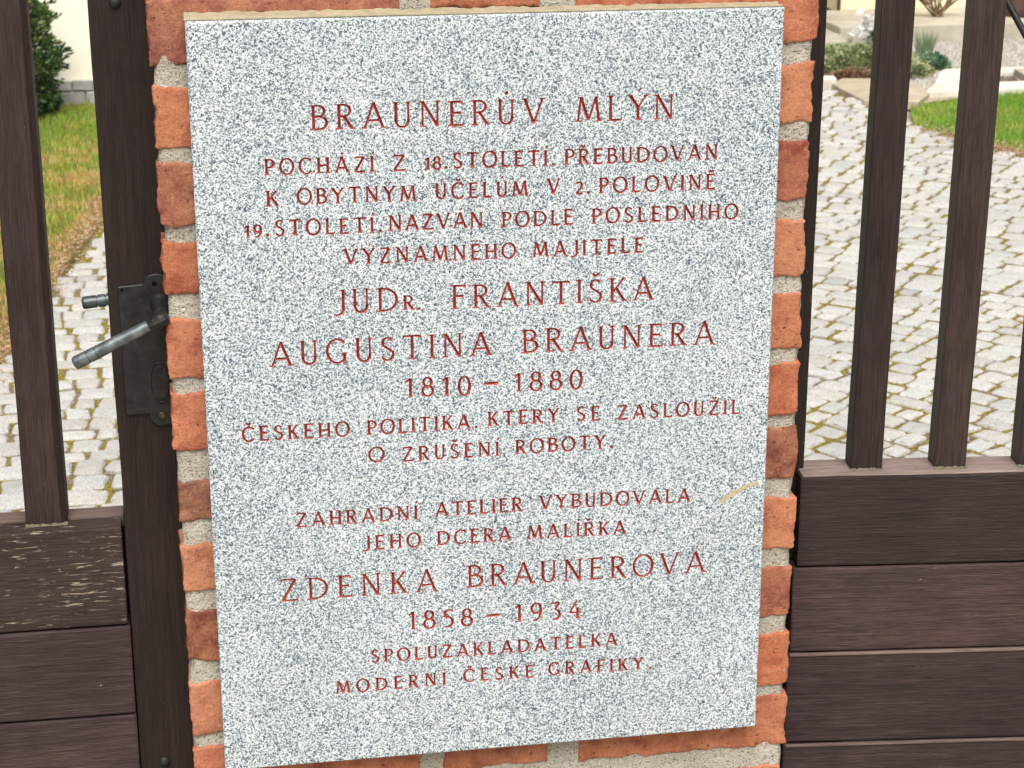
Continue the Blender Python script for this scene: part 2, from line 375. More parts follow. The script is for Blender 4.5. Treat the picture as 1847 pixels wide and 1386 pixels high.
def stone_mesh(quad, h, rnd):
    """irregular sett: rounded quad outline, bevelled ring, domed top"""
    pts = []
    c = sum((Vector(q) for q in quad), Vector((0, 0)))/4
    for i in range(4):
        a = Vector(quad[i]); b = Vector(quad[(i+1) % 4]); p = Vector(quad[i-1])
        k = rnd.uniform(.05, .13)
        pts.append(a.lerp(p, k)+(c-a)*rnd.uniform(.0, .05)); pts.append(a.lerp(b, k*rnd.uniform(.7, 1.2))+(c-a)*rnd.uniform(0, .05))
        mid = a.lerp(b, rnd.uniform(.35, .65)); pts.append(mid+(mid-c)*rnd.uniform(-.12, .09))
    n = len(pts); vs = []; tilt = Vector((rnd.uniform(-.05, .05), rnd.uniform(-.05, .05)))
    def zt(p): return h + tilt.dot(Vector(p)-c)
    for p in pts: vs.append((p.x, p.y, -.03))
    for p in pts: vs.append((p.x, p.y, zt(p)-.006-rnd.uniform(0, .003)))
    for p in pts:
        q = p.lerp(c, rnd.uniform(.07, .16)); vs.append((q.x, q.y, zt(q)-.002+rnd.uniform(-.0015, .0015)))
    for p in pts[::2]:
        q = p.lerp(c, .55); vs.append((q.x, q.y, zt(q)+rnd.uniform(-.001, .003)))
    m_ = n//2; vs.append((c.x, c.y, h+.002))
    fs = []
    for i in range(n):
        j = (i+1) % n; fs.append((i, j, n+j, n+i)); fs.append((n+i, n+j, 2*n+j, 2*n+i))
    for i in range(m_):
        a0 = 2*n+2*i; a1 = 2*n+2*i+1; a2 = 2*n+(2*i+2) % n; b0 = 3*n+i; b1 = 3*n+(i+1) % m_
        fs += [(a0, a1, b0), (a1, b1, b0), (a1, a2, b1), (b0, b1, 3*n+m_)]
    return vs, fs
stones = []
Rc = (-.7, .7); rr = random.Random(4)
r = .05
while r < 8.9:
    dr = rr.uniform(.070, .100)
    na = max(6, int(2*math.pi*(r+dr/2)/rr.uniform(.080, .096)))
    off = rr.uniform(0, 6.28)
    angs = [off+(k+rr.uniform(-.24, .24))*2*math.pi/na for k in range(na)]
    for k in range(na):
        a0 = angs[k]; a1 = angs[(k+1) % na]+(2*math.pi if k == na-1 else 0)
        am = (a0+a1)/2; cx = Rc[0]+(r+dr/2)*math.cos(am); cy = Rc[1]+(r+dr/2)*math.sin(am)
        if not inside((cx, cy), path_poly): continue
        gp = rr.uniform(.0025, .0065); ga = gp/(r+dr/2)
        q = []
        for aa, ra in ((a0+ga, r+gp), (a1-ga, r+gp), (a1-ga, r+dr-gp), (a0+ga, r+dr-gp)):
            ra += rr.uniform(-.006, .006); aa += rr.uniform(-.005, .005)/max(r, .3)
            q.append((Rc[0]+ra*math.cos(aa), Rc[1]+ra*math.sin(aa)))
        # quad order is (inner a0, inner a1, outer a1, outer a0): reverse to be counter-clockwise
        q = [q[3], q[2], q[1], q[0]]
        area = sum(q[i][0]*q[(i+1) % 4][1]-q[(i+1) % 4][0]*q[i][1] for i in range(4))
        if area < 0: q = q[::-1]
        # seen through the gaps of the gates?
        tt = (.10-CAM.y)/(cy-CAM.y); gx = CAM.x+(cx-CAM.x)*tt; gz = CAM.z*(1-tt)
        seen = gz > .73 and ((-.62 < gx < -.43) or (.40 < gx < .72))
        d = math.hypot(cx-CAM.x, cy-CAM.y)
        stones.append((not seen, d, q, (cx, cy)))
    r += dr
stones.sort(key=lambda s: (s[0], s[1]))
def stone_tint():
    v = rr.uniform(.86, 1.08); wv = rr.uniform(-.03, .05)
    if rr.random() < .06: v *= .86
    return (.565*v*(1+wv*.6), .56*v, .54*v*(1-wv*.6), 1)
restV, restF, restC = [], [], []
for i, (hid, d, q, c) in enumerate(stones):
    vs, fs = stone_mesh(q, rr.uniform(.006, .013), rr); col = stone_tint()
    if i < 300:
        mesh_obj('cobblestone', vs, fs, M_stone, path, cols=[col]*len(vs), smooth=False, offset=(c[0], c[1], 0))
    else:
        n = len(restV); restV += vs; restF += [tuple(k+n for k in f) for f in fs]; restC += [col]*len(vs)
o = mesh_obj('cobblestones', restV, restF, M_stone, path, cols=restC); o['kind'] = 'stuff'

# ------------------------------------------------------------------ grass
def blades(name, pts, hmin, hmax, width, colf, mat, label, lean=.5, z0=-.012):
    n = len(pts); P = np.asarray(pts); a = rng.uniform(0, 2*np.pi, n); h = rng.uniform(hmin, hmax, n)
    ln = rng.uniform(.1, lean, n)*h; la = rng.uniform(0, 2*np.pi, n); wd = width*rng.uniform(.6, 1.2, n)/2
    dx, dy = np.cos(a)*wd, np.sin(a)*wd
    V = np.zeros((n, 5, 3))
    V[:, 0] = np.c_[P[:, 0]-dx, P[:, 1]-dy, np.full(n, z0)]; V[:, 1] = np.c_[P[:, 0]+dx, P[:, 1]+dy, np.full(n, z0)]
    mx, my = P[:, 0]+np.cos(la)*ln*.35, P[:, 1]+np.sin(la)*ln*.35
    V[:, 2] = np.c_[mx+dx*.8, my+dy*.8, z0+h*.6]; V[:, 3] = np.c_[mx-dx*.8, my-dy*.8, z0+h*.6]
    V[:, 4] = np.c_[P[:, 0]+np.cos(la)*ln, P[:, 1]+np.sin(la)*ln, z0+h]
    b = (np.arange(n)*5)[:, None]
    F = np.concatenate([b+[[0, 1, 2]], b+[[0, 2, 3]], b+[[3, 2, 4]]])
    C = np.repeat(np.array([colf(p) for p in pts]), 5, axis=0)
    o = np_obj(name, V.reshape(-1, 3), F, mat, cols=C)
    return tag(o, label, 'grass', kind='stuff')
def scatter(poly, n, keep=lambda x, y: True):
    xs = [p[0] for p in poly]; ys = [p[1] for p in poly]; out = []
    while len(out) < n:
        x = random.uniform(min(xs), max(xs)); y = random.uniform(min(ys), max(ys))
        if inside((x, y), poly) and keep(x, y): out.append((x, y))
    return out
def grass_left(p):
    x, y = p; n = noise.noise(Vector((x*3.2, y*3.2, 0)))*.6+noise.noise(Vector((x*11, y*11, 3)))*.5+random.uniform(-.25, .25)
    if y > 6.3: n -= .35
    edge = border_left(y)-x
    if edge < .12: n += .9-edge*6
    if n > .42: c = srgb(random.randint(165, 195), random.randint(142, 168), random.randint(98, 126))
    elif n > .14: c = srgb(random.randint(178, 208), random.randint(164, 190), random.randint(104, 132))
    elif n > -.12: c = srgb(random.randint(156, 184), random.randint(162, 182), random.randint(76, 100))
    else: c = srgb(random.randint(112, 150), random.randint(146, 172), random.randint(56, 80))
    return (c[0]*1.30, c[1]*1.20, c[2]*1.2, 1)
def grass_right(p):
    x, y = p; n = noise.noise(Vector((x*4, y*4, 9)))*.5+random.uniform(-.25, .25)
    e = (y-5.9)*.4+(x-2.9)
    if e < .10: n += .6
    if n > .45: c = srgb(random.randint(170, 190), random.randint(140, 160), random.randint(100, 120))
    elif n > .05: c = srgb(random.randint(150, 172), random.randint(182, 200), random.randint(80, 104))
    else: c = srgb(random.randint(110, 144), random.randint(166, 192), random.randint(56, 84))
    return (c[0]*1.25, c[1]*1.05, c[2]*1.2, 1)
visL = [(-1.5, 2.9), (-.88, 3.2), (-.80, 3.85), (-.76, 4.36), (-.68, 4.82), (-.62, 5.2), (-.62, 7.42), (-1.6, 7.42)]
blades('grass', scatter(visL, 34000), .010, .034, .0050, grass_left, M_blade, 'patchy green and straw coloured lawn grass left of the path')
blades('grass', scatter(LAWN_L, 16000, lambda x, y: x > -4 and not inside((x, y), visL)), .02, .06, .009, grass_left, M_blade, 'patchy lawn grass further left behind the left gate')
visR = [(2.88, 6.12), (2.93, 5.80), (3.03, 5.5), (3.12, 5.25), (3.30, 4.9), (4.2, 4.7), (4.4, 7.0), (3.75, 6.93), (3.34, 6.80), (3.06, 6.66)]
blades('grass', scatter(visR, 34000), .012, .034, .0050, grass_right, M_blade, 'fresh bright green lawn grass right of the cobbled path')
# brown litter at the two lawn edges
def litter_c(p): return tuple(k*random.uniform(.8, 1.15) for k in srgb(196, 168, 138)[:3])+(1,)
lp = []
for _ in range(1700):
    y = random.uniform(2.6, 5.6); lp.append((border_left(y)+random.gauss(-.02, .035), y))
for _ in range(900):
    k = random.random(); lp.append((2.90+.16*k+random.gauss(.03, .05), 6.05-.65*k+random.gauss(0, .07)))
n = len(lp); V = []; F = []; C = []
for (x, y) in lp:
    a = random.uniform(0, 6.28); l = random.uniform(.006, .018); z = random.uniform(.004, .016)
    V += [(x, y, z), (x+l*math.cos(a), y+l*math.sin(a), z+random.uniform(0, .008)), (x-l*.5*math.sin(a), y+l*.5*math.cos(a), z+random.uniform(0, .006))]
    F.append((len(V)-3, len(V)-2, len(V)-1)); C += [litter_c(None)]*3
tag(mesh_obj('leaf_litter', V, F, M_leaf, cols=C), 'dry brown leaf litter along the lawn edges', 'leaf litter', kind='stuff')

# ------------------------------------------------------------------ pillar
pillar = empty('brick_gate_pillar', (.004, .03, 0))
tag(pillar, 'brick gate pillar between two dark wooden gates, carrying the granite plaque', 'pillar')
PX0, PX1 = -.3682, .3778
def mortar_body():
    nx, nz = 150, 400; z0, z1 = .0, 2.0; V = []; F = []
    xs = np.linspace(PX0, PX1, nx); zs = np.linspace(z0, z1, nz)
    dep = [0, .012, .03, .055, .36]
    def j(x, z, k): return noise.noise(Vector((x*k, z*k, 4.2)))
    for z in zs:
        e0 = .0022*j(0, z, 30)+.0016*j(1, z, 95); e1 = .0022*j(3, z, 30)+.0016*j(5, z, 95)
        for x in xs:
            t = (x-PX0)/(PX1-PX0); xx = x+e0*(1-t)+e1*t
            y = .0332+.0014*j(x, z, 22)+.0014*j(x, z, 70)+.0007*j(x, z, 210)
            if t < .006 or t > .994: y += .004
            V.append((xx-.004, y-.03, z))
    for i in range(nz-1):
        for q in range(nx-1): F.append((i*nx+q, i*nx+q+1, (i+1)*nx+q+1, (i+1)*nx+q))
    base = len(V)
    for side in (0, nx-1):      # the two sides, in columns going back
        st = len(V)
        for i in range(nz):
            f = V[i*nx+side]
            for d in (.02, .055, .36): V.append((f[0]+(0 if d > .3 else .001*j(d, zs[i], 60)), d, zs[i]))
        for i in range(nz-1):
            a = i*nx+side; b = (i+1)*nx+side; s0 = st+i*3; s1 = st+(i+1)*3
            rows = [(a, b, s1, s0), (s0, s1, s1+1, s0+1), (s0+1, s1+1, s1+2, s0+2)]
            for rw in rows: F.append(rw if side == 0 else rw[::-1])
    return V, F
V, F = mortar_body(); np_obj('mortar', V, F, M_mortar, pillar, smooth=True)
vs, fs = bevel_box(PX0-.034, PX1+.026, -.03, .37, 2.0, 2.07, b=.008); mesh_obj('coping_slab', vs, fs, M_conc, pillar)

def brick(x0, x1, z0, z1, rgb, seed, depth=.052, y0=.0300):
    """one fired brick: gridded block with rounded, chipped edges"""
    nx = max(8, int((x1-x0)/.0036)); nz = max(8, int((z1-z0)/.0036)); nd = 4
    W, H = x1-x0, z1-z0; cx, cz = (x0+x1)/2, (z0+z1)/2; V = []; F = []; idx = {}
    s = Vector((seed*3.17, seed*1.31, seed*.77)); hw, hh = W/2, H/2
    rad = .0022
    def pt(u, v, d):     # u,v in [-1,1], d in [0,1]
        x, z = u*hw, v*hh; y = d*depth
        # round the front arris
        ex = max(0, abs(x)-(hw-rad)); ez = max(0, abs(z)-(hh-rad)); ey = max(0, rad-y)
        L = math.sqrt(ex*ex+ez*ez+ey*ey)
        if L > rad:
            k = rad/L
            if ex: x = math.copysign(hw-rad+ex*k, x)
            if ez: z = math.copysign(hh-rad+ez*k, z)
            if ey: y = rad-ey*k
        p = Vector((x+cx, y, z+cz))
        n1 = noise.noise_vector(p*22+s); n2 = noise.noise_vector(p*70+s); n3 = noise.noise_vector(p*190+s)
        edge = max(abs(u)**6, abs(v)**6)
        p.x += (n1.x*.0026+n2.x*.0020+n3.x*.0014)*(.25+edge); p.z += (n1.z*.0030+n2.z*.0024+n3.z*.0016)*(.25+edge)
        p.y += n1.y*.0016+n2.y*.0009+n3.y*.0004
        ch = noise.noise(p*34+s*2)
        if ch > .26 and edge > .2: p.y += (ch-.26)*.016*edge
        return (p.x-.004, p.y+y0-.03, p.z)
    us = [-1+2*i/nx for i in range(nx+1)]; vz = [-1+2*i/nz for i in range(nz+1)]
    us = [-1, -1+.0012/hw]+us[1:-1]+[1-.0012/hw, 1]; vz = [-1, -1+.0012/hh]+vz[1:-1]+[1-.0012/hh, 1]
    def vid(i, j, k):
        key = (i, j, k)
        if key not in idx: idx[key] = len(V); V.append(pt(us[i], vz[j], (0, .04, .3, 1)[k]))
        return idx[key]
    A, B = len(us)-1, len(vz)-1
    for i in range(A):
        for j in range(B): F.append((vid(i, j, 0), vid(i+1, j, 0), vid(i+1, j+1, 0), vid(i, j+1, 0)))
    for k in range(3):
        for i in range(A):
            F.append((vid(i, 0, k+1), vid(i+1, 0, k+1), vid(i+1, 0, k), vid(i, 0, k)))
            F.append((vid(i, B, k), vid(i+1, B, k), vid(i+1, B, k+1), vid(i, B, k+1)))
        for j in range(B):
            F.append((vid(0, j, k+1), vid(0, j, k), vid(0, j+1, k), vid(0, j+1, k+1)))
            F.append((vid(A, j, k), vid(A, j, k+1), vid(A, j+1, k+1), vid(A, j+1, k)))
    c = srgb(*rgb); c = (c[0]*.76, c[1]*.86, c[2]*.84); gm = sum(c)/3; c = tuple(v*.90+gm*.10 for v in c)+(1,); mesh_obj('brick', V, F, M_brick, pillar, cols=[c]*len(V), smooth=True)
Z = .9
LC = [(.4008, .4705, (160, 88, 74)), (.3085, .3772, (205, 114, 78)), (.2215, .2899, (156, 84, 68)), (.1425, .2035, (186, 92, 62)), (.0425, .1115, (202, 112, 80)),
      (-.0440, .0238, (200, 106, 76)), (-.1342, -.0822, (128, 76, 66)), (-.2235, -.1644, (206, 126, 94)), (-.3137, -.2487, (130, 64, 52)), (-.4128, -.3433, (206, 124, 92)), (-.4990, -.4300, (196, 104, 76))]
RC = [(.4069, .4760, (198, 104, 74)), (.3134, .3841, (212, 126, 88)), (.2221, .2939, (168, 82, 66)), (.1304, .1981, (206, 122, 90)), (.0399, .1071, (208, 116, 82)),
      (-.0449, .0218, (198, 98, 66)), (-.1281, -.0619, (142, 76, 62)), (-.2208, -.1530, (208, 120, 84)), (-.3139, -.2492, (168, 90, 70)), (-.4095, -.3375, (198, 100, 64)), (-.4955, -.4249, (198, 108, 76))]
LX = [-.3730, -.3712, -.3722, -.3715, -.3722, -.3718, -.3697, -.3702, -.3700, -.3700, -.3705]
RX = [.3815, .3800, .3790, .3780, .3795, .3785, .3788, .3825, .3812, .3825, .3815]
ODD = [(-.0985, 'L'), (-.062, .059), (.100, 'R')]
sd_ = 1
for k in range(11):
    odd = (k % 2 == 0)
    l1 = -.0985 if odd else -.250; r0 = .1005 if odd else .262
    if k == 10: l1, r0 = -.0944, .109
    a, b, c = LC[k]; brick(LX[k], l1, Z+a, Z+b, c, sd_); sd_ += 1
    a, b, c = RC[k]; brick(r0, RX[k], Z+a, Z+b, c, sd_); sd_ += 1
brick(-.062, .059, Z+.4550, Z+.515, (188, 100, 72), 60)
brick(-.061, .0705, Z-.4910, Z-.4240, (184, 98, 72), 61)
pal = [(198, 106, 76), (160, 84, 68), (206, 120, 86), (186, 94, 64), (142, 76, 62)]
zz = Z-.5250; k = 0
while zz > .02:
    odd = k % 2 == 1; h = min(.068, zz-.004)
    segs = [(-.371, -.0985), (-.062, .059), (.1, .380)] if odd else [(-.371, -.250), (-.215, .030), (.066, .272), (.3085, .379)]
    for x0, x1 in segs: brick(x0, x1, zz-h, zz, pal[(k*3+int(x0*40)) % 5], sd_); sd_ += 1
    zz -= .092; k += 1
zz = Z+.492; k = 0
while zz < 1.92:
    odd = k % 2 == 1
    segs = [(-.371, -.0985), (-.062, .059), (.1, .380)] if odd else [(-.371, -.250), (-.215, .030), (.066, .272), (.3085, .379)]
    for x0, x1 in segs:
        brick(x0, x1, zz, zz+.068, pal[(k*2+int(x0*50)) % 5], sd_)
        sd_ += 1
    zz += .092; k += 1

# ------------------------------------------------------------------ plaque with cut letters
plaque = empty('granite_plaque', (0, .03, Z))
tag(plaque, 'speckled grey granite memorial plaque with red engraved Czech inscription, fixed to the brick pillar', 'plaque')
PW, PH, PT = .3325, .4505, .029
WORDS = [(1,"BRAUNERŮV",-202.3,329.7,57.8,329.1),(1,"MLÝN",94.9,329.5,207.3,329.0),
(2,"POCHÁZÍ",-254.3,281.9,-133.7,280.5),(2,"Z",-112.7,281.0,-98.4,280.4),(2,"18.",-76.6,280.9,-52.3,281.2),(2,"STOLETÍ.",-44.8,281.6,70.0,280.5),(2,"PŘEBUDOVÁN",82.1,280.7,260.2,280.6),
(3,"K",-254.0,246.5,-240.5,246.4),(3,"OBYTNÝM",-219.7,247.4,-87.5,245.9),(3,"ÚČELŮM",-65.3,247.0,39.6,246.6),(3,"V",62.5,247.7,76.6,247.1),(3,"2.",94.8,246.4,110.6,246.4),(3,"POLOVINĚ",122.2,246.6,257.4,245.9),
(4,"19.",-279.3,211.7,-253.0,212.2),(4,"STOLETÍ.",-245.6,212.5,-127.4,211.4),(4,"NAZVÁN",-118.7,212.8,-12.1,212.8),(4,"PODLE",10.0,211.3,92.2,211.7),(4,"POSLEDNÍHO",114.2,211.4,286.6,210.3),
(5,"VÝZNAMNÉHO",-169.7,176.0,24.5,175.0),(5,"MAJITELE",46.0,174.9,175.2,175.0),
(6,"JUD",-181.5,119.3,-109.9,119.0),(60,"R.",-103.9,119.5,-85.0,119.2),(6,"FRANTIŠKA",-48.4,117.8,187.6,117.8),
(7,"AUGUSTINA",-257.0,60.3,-4.1,60.6),(7,"BRAUNERA",33.0,61.0,262.5,59.5),
(8,"1810",-103.6,14.9,-27.8,13.2),(80,"–",-12.8,14.5,5.5,14.3),(8,"1880",23.8,14.3,104.3,13.6),
(9,"ČESKÉHO",-292.9,-28.3,-169.9,-28.7),(9,"POLITIKA.",-149.1,-28.8,-20.0,-28.1),(9,"KTERÝ",-7.5,-26.6,77.4,-26.6),(9,"SE",98.5,-26.7,126.0,-27.3),(9,"ZASLOUŽIL",147.5,-27.8,296.5,-29.2),
(10,"O",-148.2,-62.7,-130.5,-63.4),(10,"ZRUŠENÍ",-108.6,-64.1,5.1,-64.0),(10,"ROBOTY.",25.2,-63.5,142.0,-63.2),
(11,"ZAHRADNÍ",-235.1,-138.4,-92.1,-137.8),(11,"ATELIÉR",-71.0,-136.1,33.3,-136.6),(11,"VYBUDOVALA",54.0,-135.9,238.9,-138.2),
(12,"JEHO",-157.0,-172.7,-90.1,-173.4),(12,"DCERA",-69.7,-172.8,19.0,-173.4),(12,"MALÍŘKA",39.6,-173.2,159.9,-174.8),
(13,"ZDENKA",-256.6,-231.7,-70.5,-232.0),(13,"BRAUNEROVÁ",-34.1,-230.5,259.3,-232.5),
(14,"1858",-106.1,-280.3,-28.2,-281.0),(80,"–",-11.5,-280.9,5.5,-280.8),(14,"1934",23.9,-280.7,106.0,-281.4),
(15,"SPOLUZAKLADATELKA",-151.6,-320.6,151.9,-322.1),
(16,"MODERNÍ",-195.2,-358.1,-62.3,-357.6),(16,"ČESKÉ",-39.8,-355.8,46.5,-356.8),(16,"GRAFIKY.",65.9,-355.7,195.3,-357.8)]
CAP = {1: 27.8, 6: 27.6, 7: 28, 13: 28, 8: 22.6, 14: 22.8, 80: 22.6, 60: 16.8, 15: 16.6, 16: 16.4}
def arc(cx, cy, rx, ry, a0, a1, n=None):
    n = n or max(4, int(abs(a1-a0)/22))
    return [(cx+rx*math.cos(R(a0+(a1-a0)*i/n)), cy+ry*math.sin(R(a0+(a1-a0)*i/n))) for i in range(n+1)]
# every glyph: advance width and strokes (kind, points); T thick, t thin, c curved (thick where it runs upright), s serif
def sf(x, y, l=.2): return ('s', [(x-l/2, y), (x+l/2, y)])
def stem(x, y0=0, y1=1, top=True, bot=True, k='T'):
    o = [(k, [(x, y0), (x, y1)])]
    if top: o.append(sf(x-.02, y1-.02, .25))
    if bot: o.append(sf(x, y0+.02, .27))
    return o
GL = {
'A': (.76, [('t', [(.06, 0), (.38, 1.02)]), ('T', [(.37, 1.02), (.70, 0)]), ('t', [(.17, .31), (.60, .31)]), sf(.06, .02, .18), sf(.71, .02, .20)]),
'B': (.56, stem(.1)+[('c', [(.1, .97), (.26, .97)]+arc(.26, .755, .20, .215, 80, -80)+[(.1, .54)]), ('c', [(.1, .53), (.28, .535)]+arc(.28, .28, .25, .25, 80, -80)+[(.1, .03)])]),
'C': (.76, [('c', arc(.44, .5, .40, .50, 48, 312)), ('t', [(.70, .80), (.72, .95)]), ('t', [(.68, .20), (.74, .10)])]),
'D': (.70, stem(.1)+[('c', [(.1, .97), (.24, .97)]+arc(.24, .5, .42, .47, 84, -84)+[(.1, .03)])]),
'E': (.52, stem(.1)+[('t', [(.1, .97), (.48, .97)]), ('t', [(.1, .53), (.40, .53)]), ('t', [(.1, .03), (.50, .03)]), ('s', [(.48, .98), (.46, .86)]), ('s', [(.40, .60), (.40, .46)]), ('s', [(.50, .02), (.51, .15)])]),
'F': (.50, stem(.1)+[('t', [(.1, .97), (.50, .97)]), ('t', [(.1, .53), (.40, .53)]), ('s', [(.50, .98), (.48, .86)]), ('s', [(.40, .60), (.40, .46)])]),
'G': (.84, [('c', arc(.44, .5, .40, .50, 48, 325)), ('t', [(.70, .80), (.72, .94)]), ('T', [(.74, .40), (.74, .02)]), sf(.74, .40, .24)]),
'H': (.70, stem(.1)+stem(.60)+[('t', [(.1, .51), (.6, .51)])]),
'I': (.20, stem(.1)),
'J': (.36, [('T', [(.30, 1), (.30, .14)]), ('c', [(.30, .2)]+arc(.05, .14, .25, .22, 0, -115, 7)), sf(.27, .98, .22)]),
'K': (.62, stem(.1)+[('t', [(.13, .40), (.52, .98)]), ('T', [(.26, .56), (.56, .01)]), sf(.52, .98, .18), sf(.59, .02, .14)]),
'L': (.50, stem(.1)+[('t', [(.1, .03), (.48, .03)]), ('s', [(.48, .02), (.50, .16)])]),
'M': (.88, [('t', [(.06, 0), (.16, 1)]), ('T', [(.16, 1), (.44, .05)]), ('t', [(.44, .05), (.70, 1)]), ('T', [(.70, 1), (.81, 0)]), sf(.06, .02, .18), sf(.81, .02, .2), sf(.12, .98, .14), sf(.73, .98, .14)]),
'N': (.72, [('t', [(.1, 0), (.1, 1)]), ('T', [(.1, 1), (.62, 0)]), ('t', [(.62, 0), (.62, 1)]), sf(.1, .02, .2), sf(.05, .98, .14), sf(.62, .98, .2)]),
'O': (.88, [('c', arc(.44, .5, .42, .51, 95, 275)), ('c', arc(.44, .5, .42, .51, -85, 95))]),
'P': (.54, stem(.1)+[('c', [(.1, .97), (.26, .97)]+arc(.26, .72, .24, .25, 80, -80)+[(.1, .47)])]),
'R': (.62, stem(.1)+[('c', [(.1, .97), (.26, .97)]+arc(.26, .74, .23, .23, 80, -80)+[(.1, .51)]), ('T', [(.26, .52), (.54, .02)]), sf(.59, .02, .12)]),
'S': (.50, [('c', arc(.25, .74, .18, .24, 35, 200)+[(.14, .60), (.27, .50), (.38, .40)]+arc(.24, .27, .21, .26, 25, -145)), ('s', [(.40, .82), (.41, .96)]), ('s', [(.06, .06), (.06, .22)])]),
'T': (.66, stem(.33, 0, .98, top=False)+[('t', [(.02, .97), (.64, .97)]), ('s', [(.03, .98), (.01, .86)]), ('s', [(.63, .98), (.65, .86)])]),
'U': (.70, [('T', [(.1, 1), (.1, .30)]), ('c', [(.1, .33)]+arc(.345, .27, .245, .26, 180, 360)+[(.59, .33)]), ('t', [(.59, .30), (.59, 1)]), sf(.09, .98, .2), sf(.59, .98, .2)]),
'V': (.70, [('T', [(.05, 1), (.35, 0)]), ('t', [(.35, 0), (.65, 1)]), sf(.05, .98, .2), sf(.65, .98, .18)]),
'Y': (.68, [('T', [(.05, 1), (.34, .50)]), ('t', [(.63, 1), (.34, .50)]), ('T', [(.34, .53), (.34, 0)]), sf(.05, .98, .19), sf(.62, .98, .18), sf(.34, .02, .22)]),
'Z': (.62, [('t', [(.05, .97), (.56, .97)]), ('T', [(.54, .97), (.06, .03)]), ('t', [(.04, .03), (.60, .03)]), ('s', [(.05, .98), (.04, .86)]), ('s', [(.59, .02), (.60, .14)])]),
'1': (.34, [('T', [(.22, 0), (.22, 1)]), ('t', [(.22, .98), (.02, .80)]), sf(.22, .02, .2)]),
'2': (.52, [('c', arc(.25, .74, .20, .25, 160, -30)+[(.32, .40), (.05, .05)]), ('t', [(.04, .04), (.48, .04)]), ('s', [(.48, .03), (.50, .14)])]),
'3': (.50, [('t', [(.06, .97), (.44, .97)]), ('t', [(.44, .97), (.22, .60)]), ('c', [(.20, .58)]+arc(.20, .30, .25, .29, 75, -110)), ('s', [(.06, .98), (.04, .88)])]),
'4': (.58, [('t', [(.36, 1.0), (.03, .33)]), ('t', [(.02, .33), (.56, .33)]), ('T', [(.40, .62), (.40, 0)]), sf(.40, .02, .2)]),
'5': (.50, [('t', [(.12, .97), (.46, .97)]), ('T', [(.13, .97), (.11, .56)]), ('c', [(.11, .54)]+arc(.20, .30, .26, .30, 85, -120)), ('s', [(.46, .98), (.45, .88)])]),
'8': (.52, [('c', arc(.26, .755, .18, .235, 90, 270)), ('c', arc(.26, .755, .18, .235, -90, 90)), ('c', arc(.26, .27, .235, .27, 90, 270)), ('c', arc(.26, .27, .235, .27, -90, 90))]),
'9': (.54, [('c', arc(.27, .70, .22, .29, 90, 270)), ('c', arc(.27, .70, .22, .29, -90, 90)), ('c', [(.49, .72), (.49, .45), (.42, .18), (.28, .02), (.12, .02)])]),
'0': (.56, [('c', arc(.28, .5, .245, .51, 90, 270)), ('c', arc(.28, .5, .245, .51, -90, 90))]),
'.': (.17, [('dot', (.11, .08, .115))]),
'–': (.62, [('T', [(.02, .5), (.6, .5)])]),
}
ACC = {'Á': 'A', 'É': 'E', 'Í': 'I', 'Ý': 'Y', 'Ú': 'U', 'Č': 'C', 'Ě': 'E', 'Ř': 'R', 'Š': 'S', 'Ž': 'Z', 'Ů': 'U'}
def glyph(ch):
    b = ACC.get(ch, ch); wd, st = GL[b]; st = list(st)
    cx = {'A': .38, 'E': .30, 'I': .12, 'Y': .36, 'U': .36, 'C': .44, 'R': .26, 'S': .25, 'Z': .32}.get(b, .3)
    if ch in 'ÁÉÍÝÚ': st.append(('acc', [(cx-.03, 1.12), (cx+.09, 1.30)]) if b != 'A' else ('acc', [(cx, 1.13), (cx+.08, 1.27)]))
    elif ch in 'ČĚŘŠŽ': st += [('t', [(cx-.12, 1.28), (cx, 1.12)]), ('t', [(cx, 1.12), (cx+.12, 1.28)])]
    elif ch == 'Ů': st.append(('dot', (cx, 1.27, .085)))
    xs = {'O': 1.0, 'D': 1.24, 'U': 1.0, 'G': 1.0, 'C': 1.04, 'I': 1.0, '.': 1.0, '–': 1.0, 'J': 1.1, 'V': 1.2, 'B': 1.22, 'M': 1.16}.get(b, 1.14)
    st2 = [(k_, (p_[0]*xs, p_[1], p_[2])) if k_ == 'dot' else (k_, [(q[0]*xs, q[1]) for q in p_]) for k_, p_ in st]
    return wd*xs, st2
def ribbon(pts, kind, cap, r):
    thick = 2.9 if cap < 20 else 3.4; thin = 2.1 if cap < 20 else 2.35
    if cap < 20 and kind == 's': base = 1.4
    elif kind == 's': base = 1.7
    else: base = None
    n = len(pts); L = []; Rr = []
    for i, p in enumerate(pts):
        a = pts[max(0, i-1)]; b = pts[min(n-1, i+1)]; d = Vector((b[0]-a[0], b[1]-a[1])); d.normalize()
        if base: wv = base
        elif kind == 'T': wv = thick
        elif kind in ('t',): wv = thin
        elif kind == 'acc': wv = 1.0 if i == 0 else 2.6
        else: wv = thin*.95+(thick-thin*.95)*abs(d.y)**1.5
        if kind in 'Tt' and (i == 0 or i == n-1) and kind != 's': wv *= 1.12
        wv *= r.uniform(.92, 1.1)
        nv = Vector((-d.y, d.x))*wv/2
        L.append((p[0]+nv.x, p[1]+nv.y)); Rr.append((p[0]-nv.x, p[1]-nv.y))
    return Rr+L[::-1]
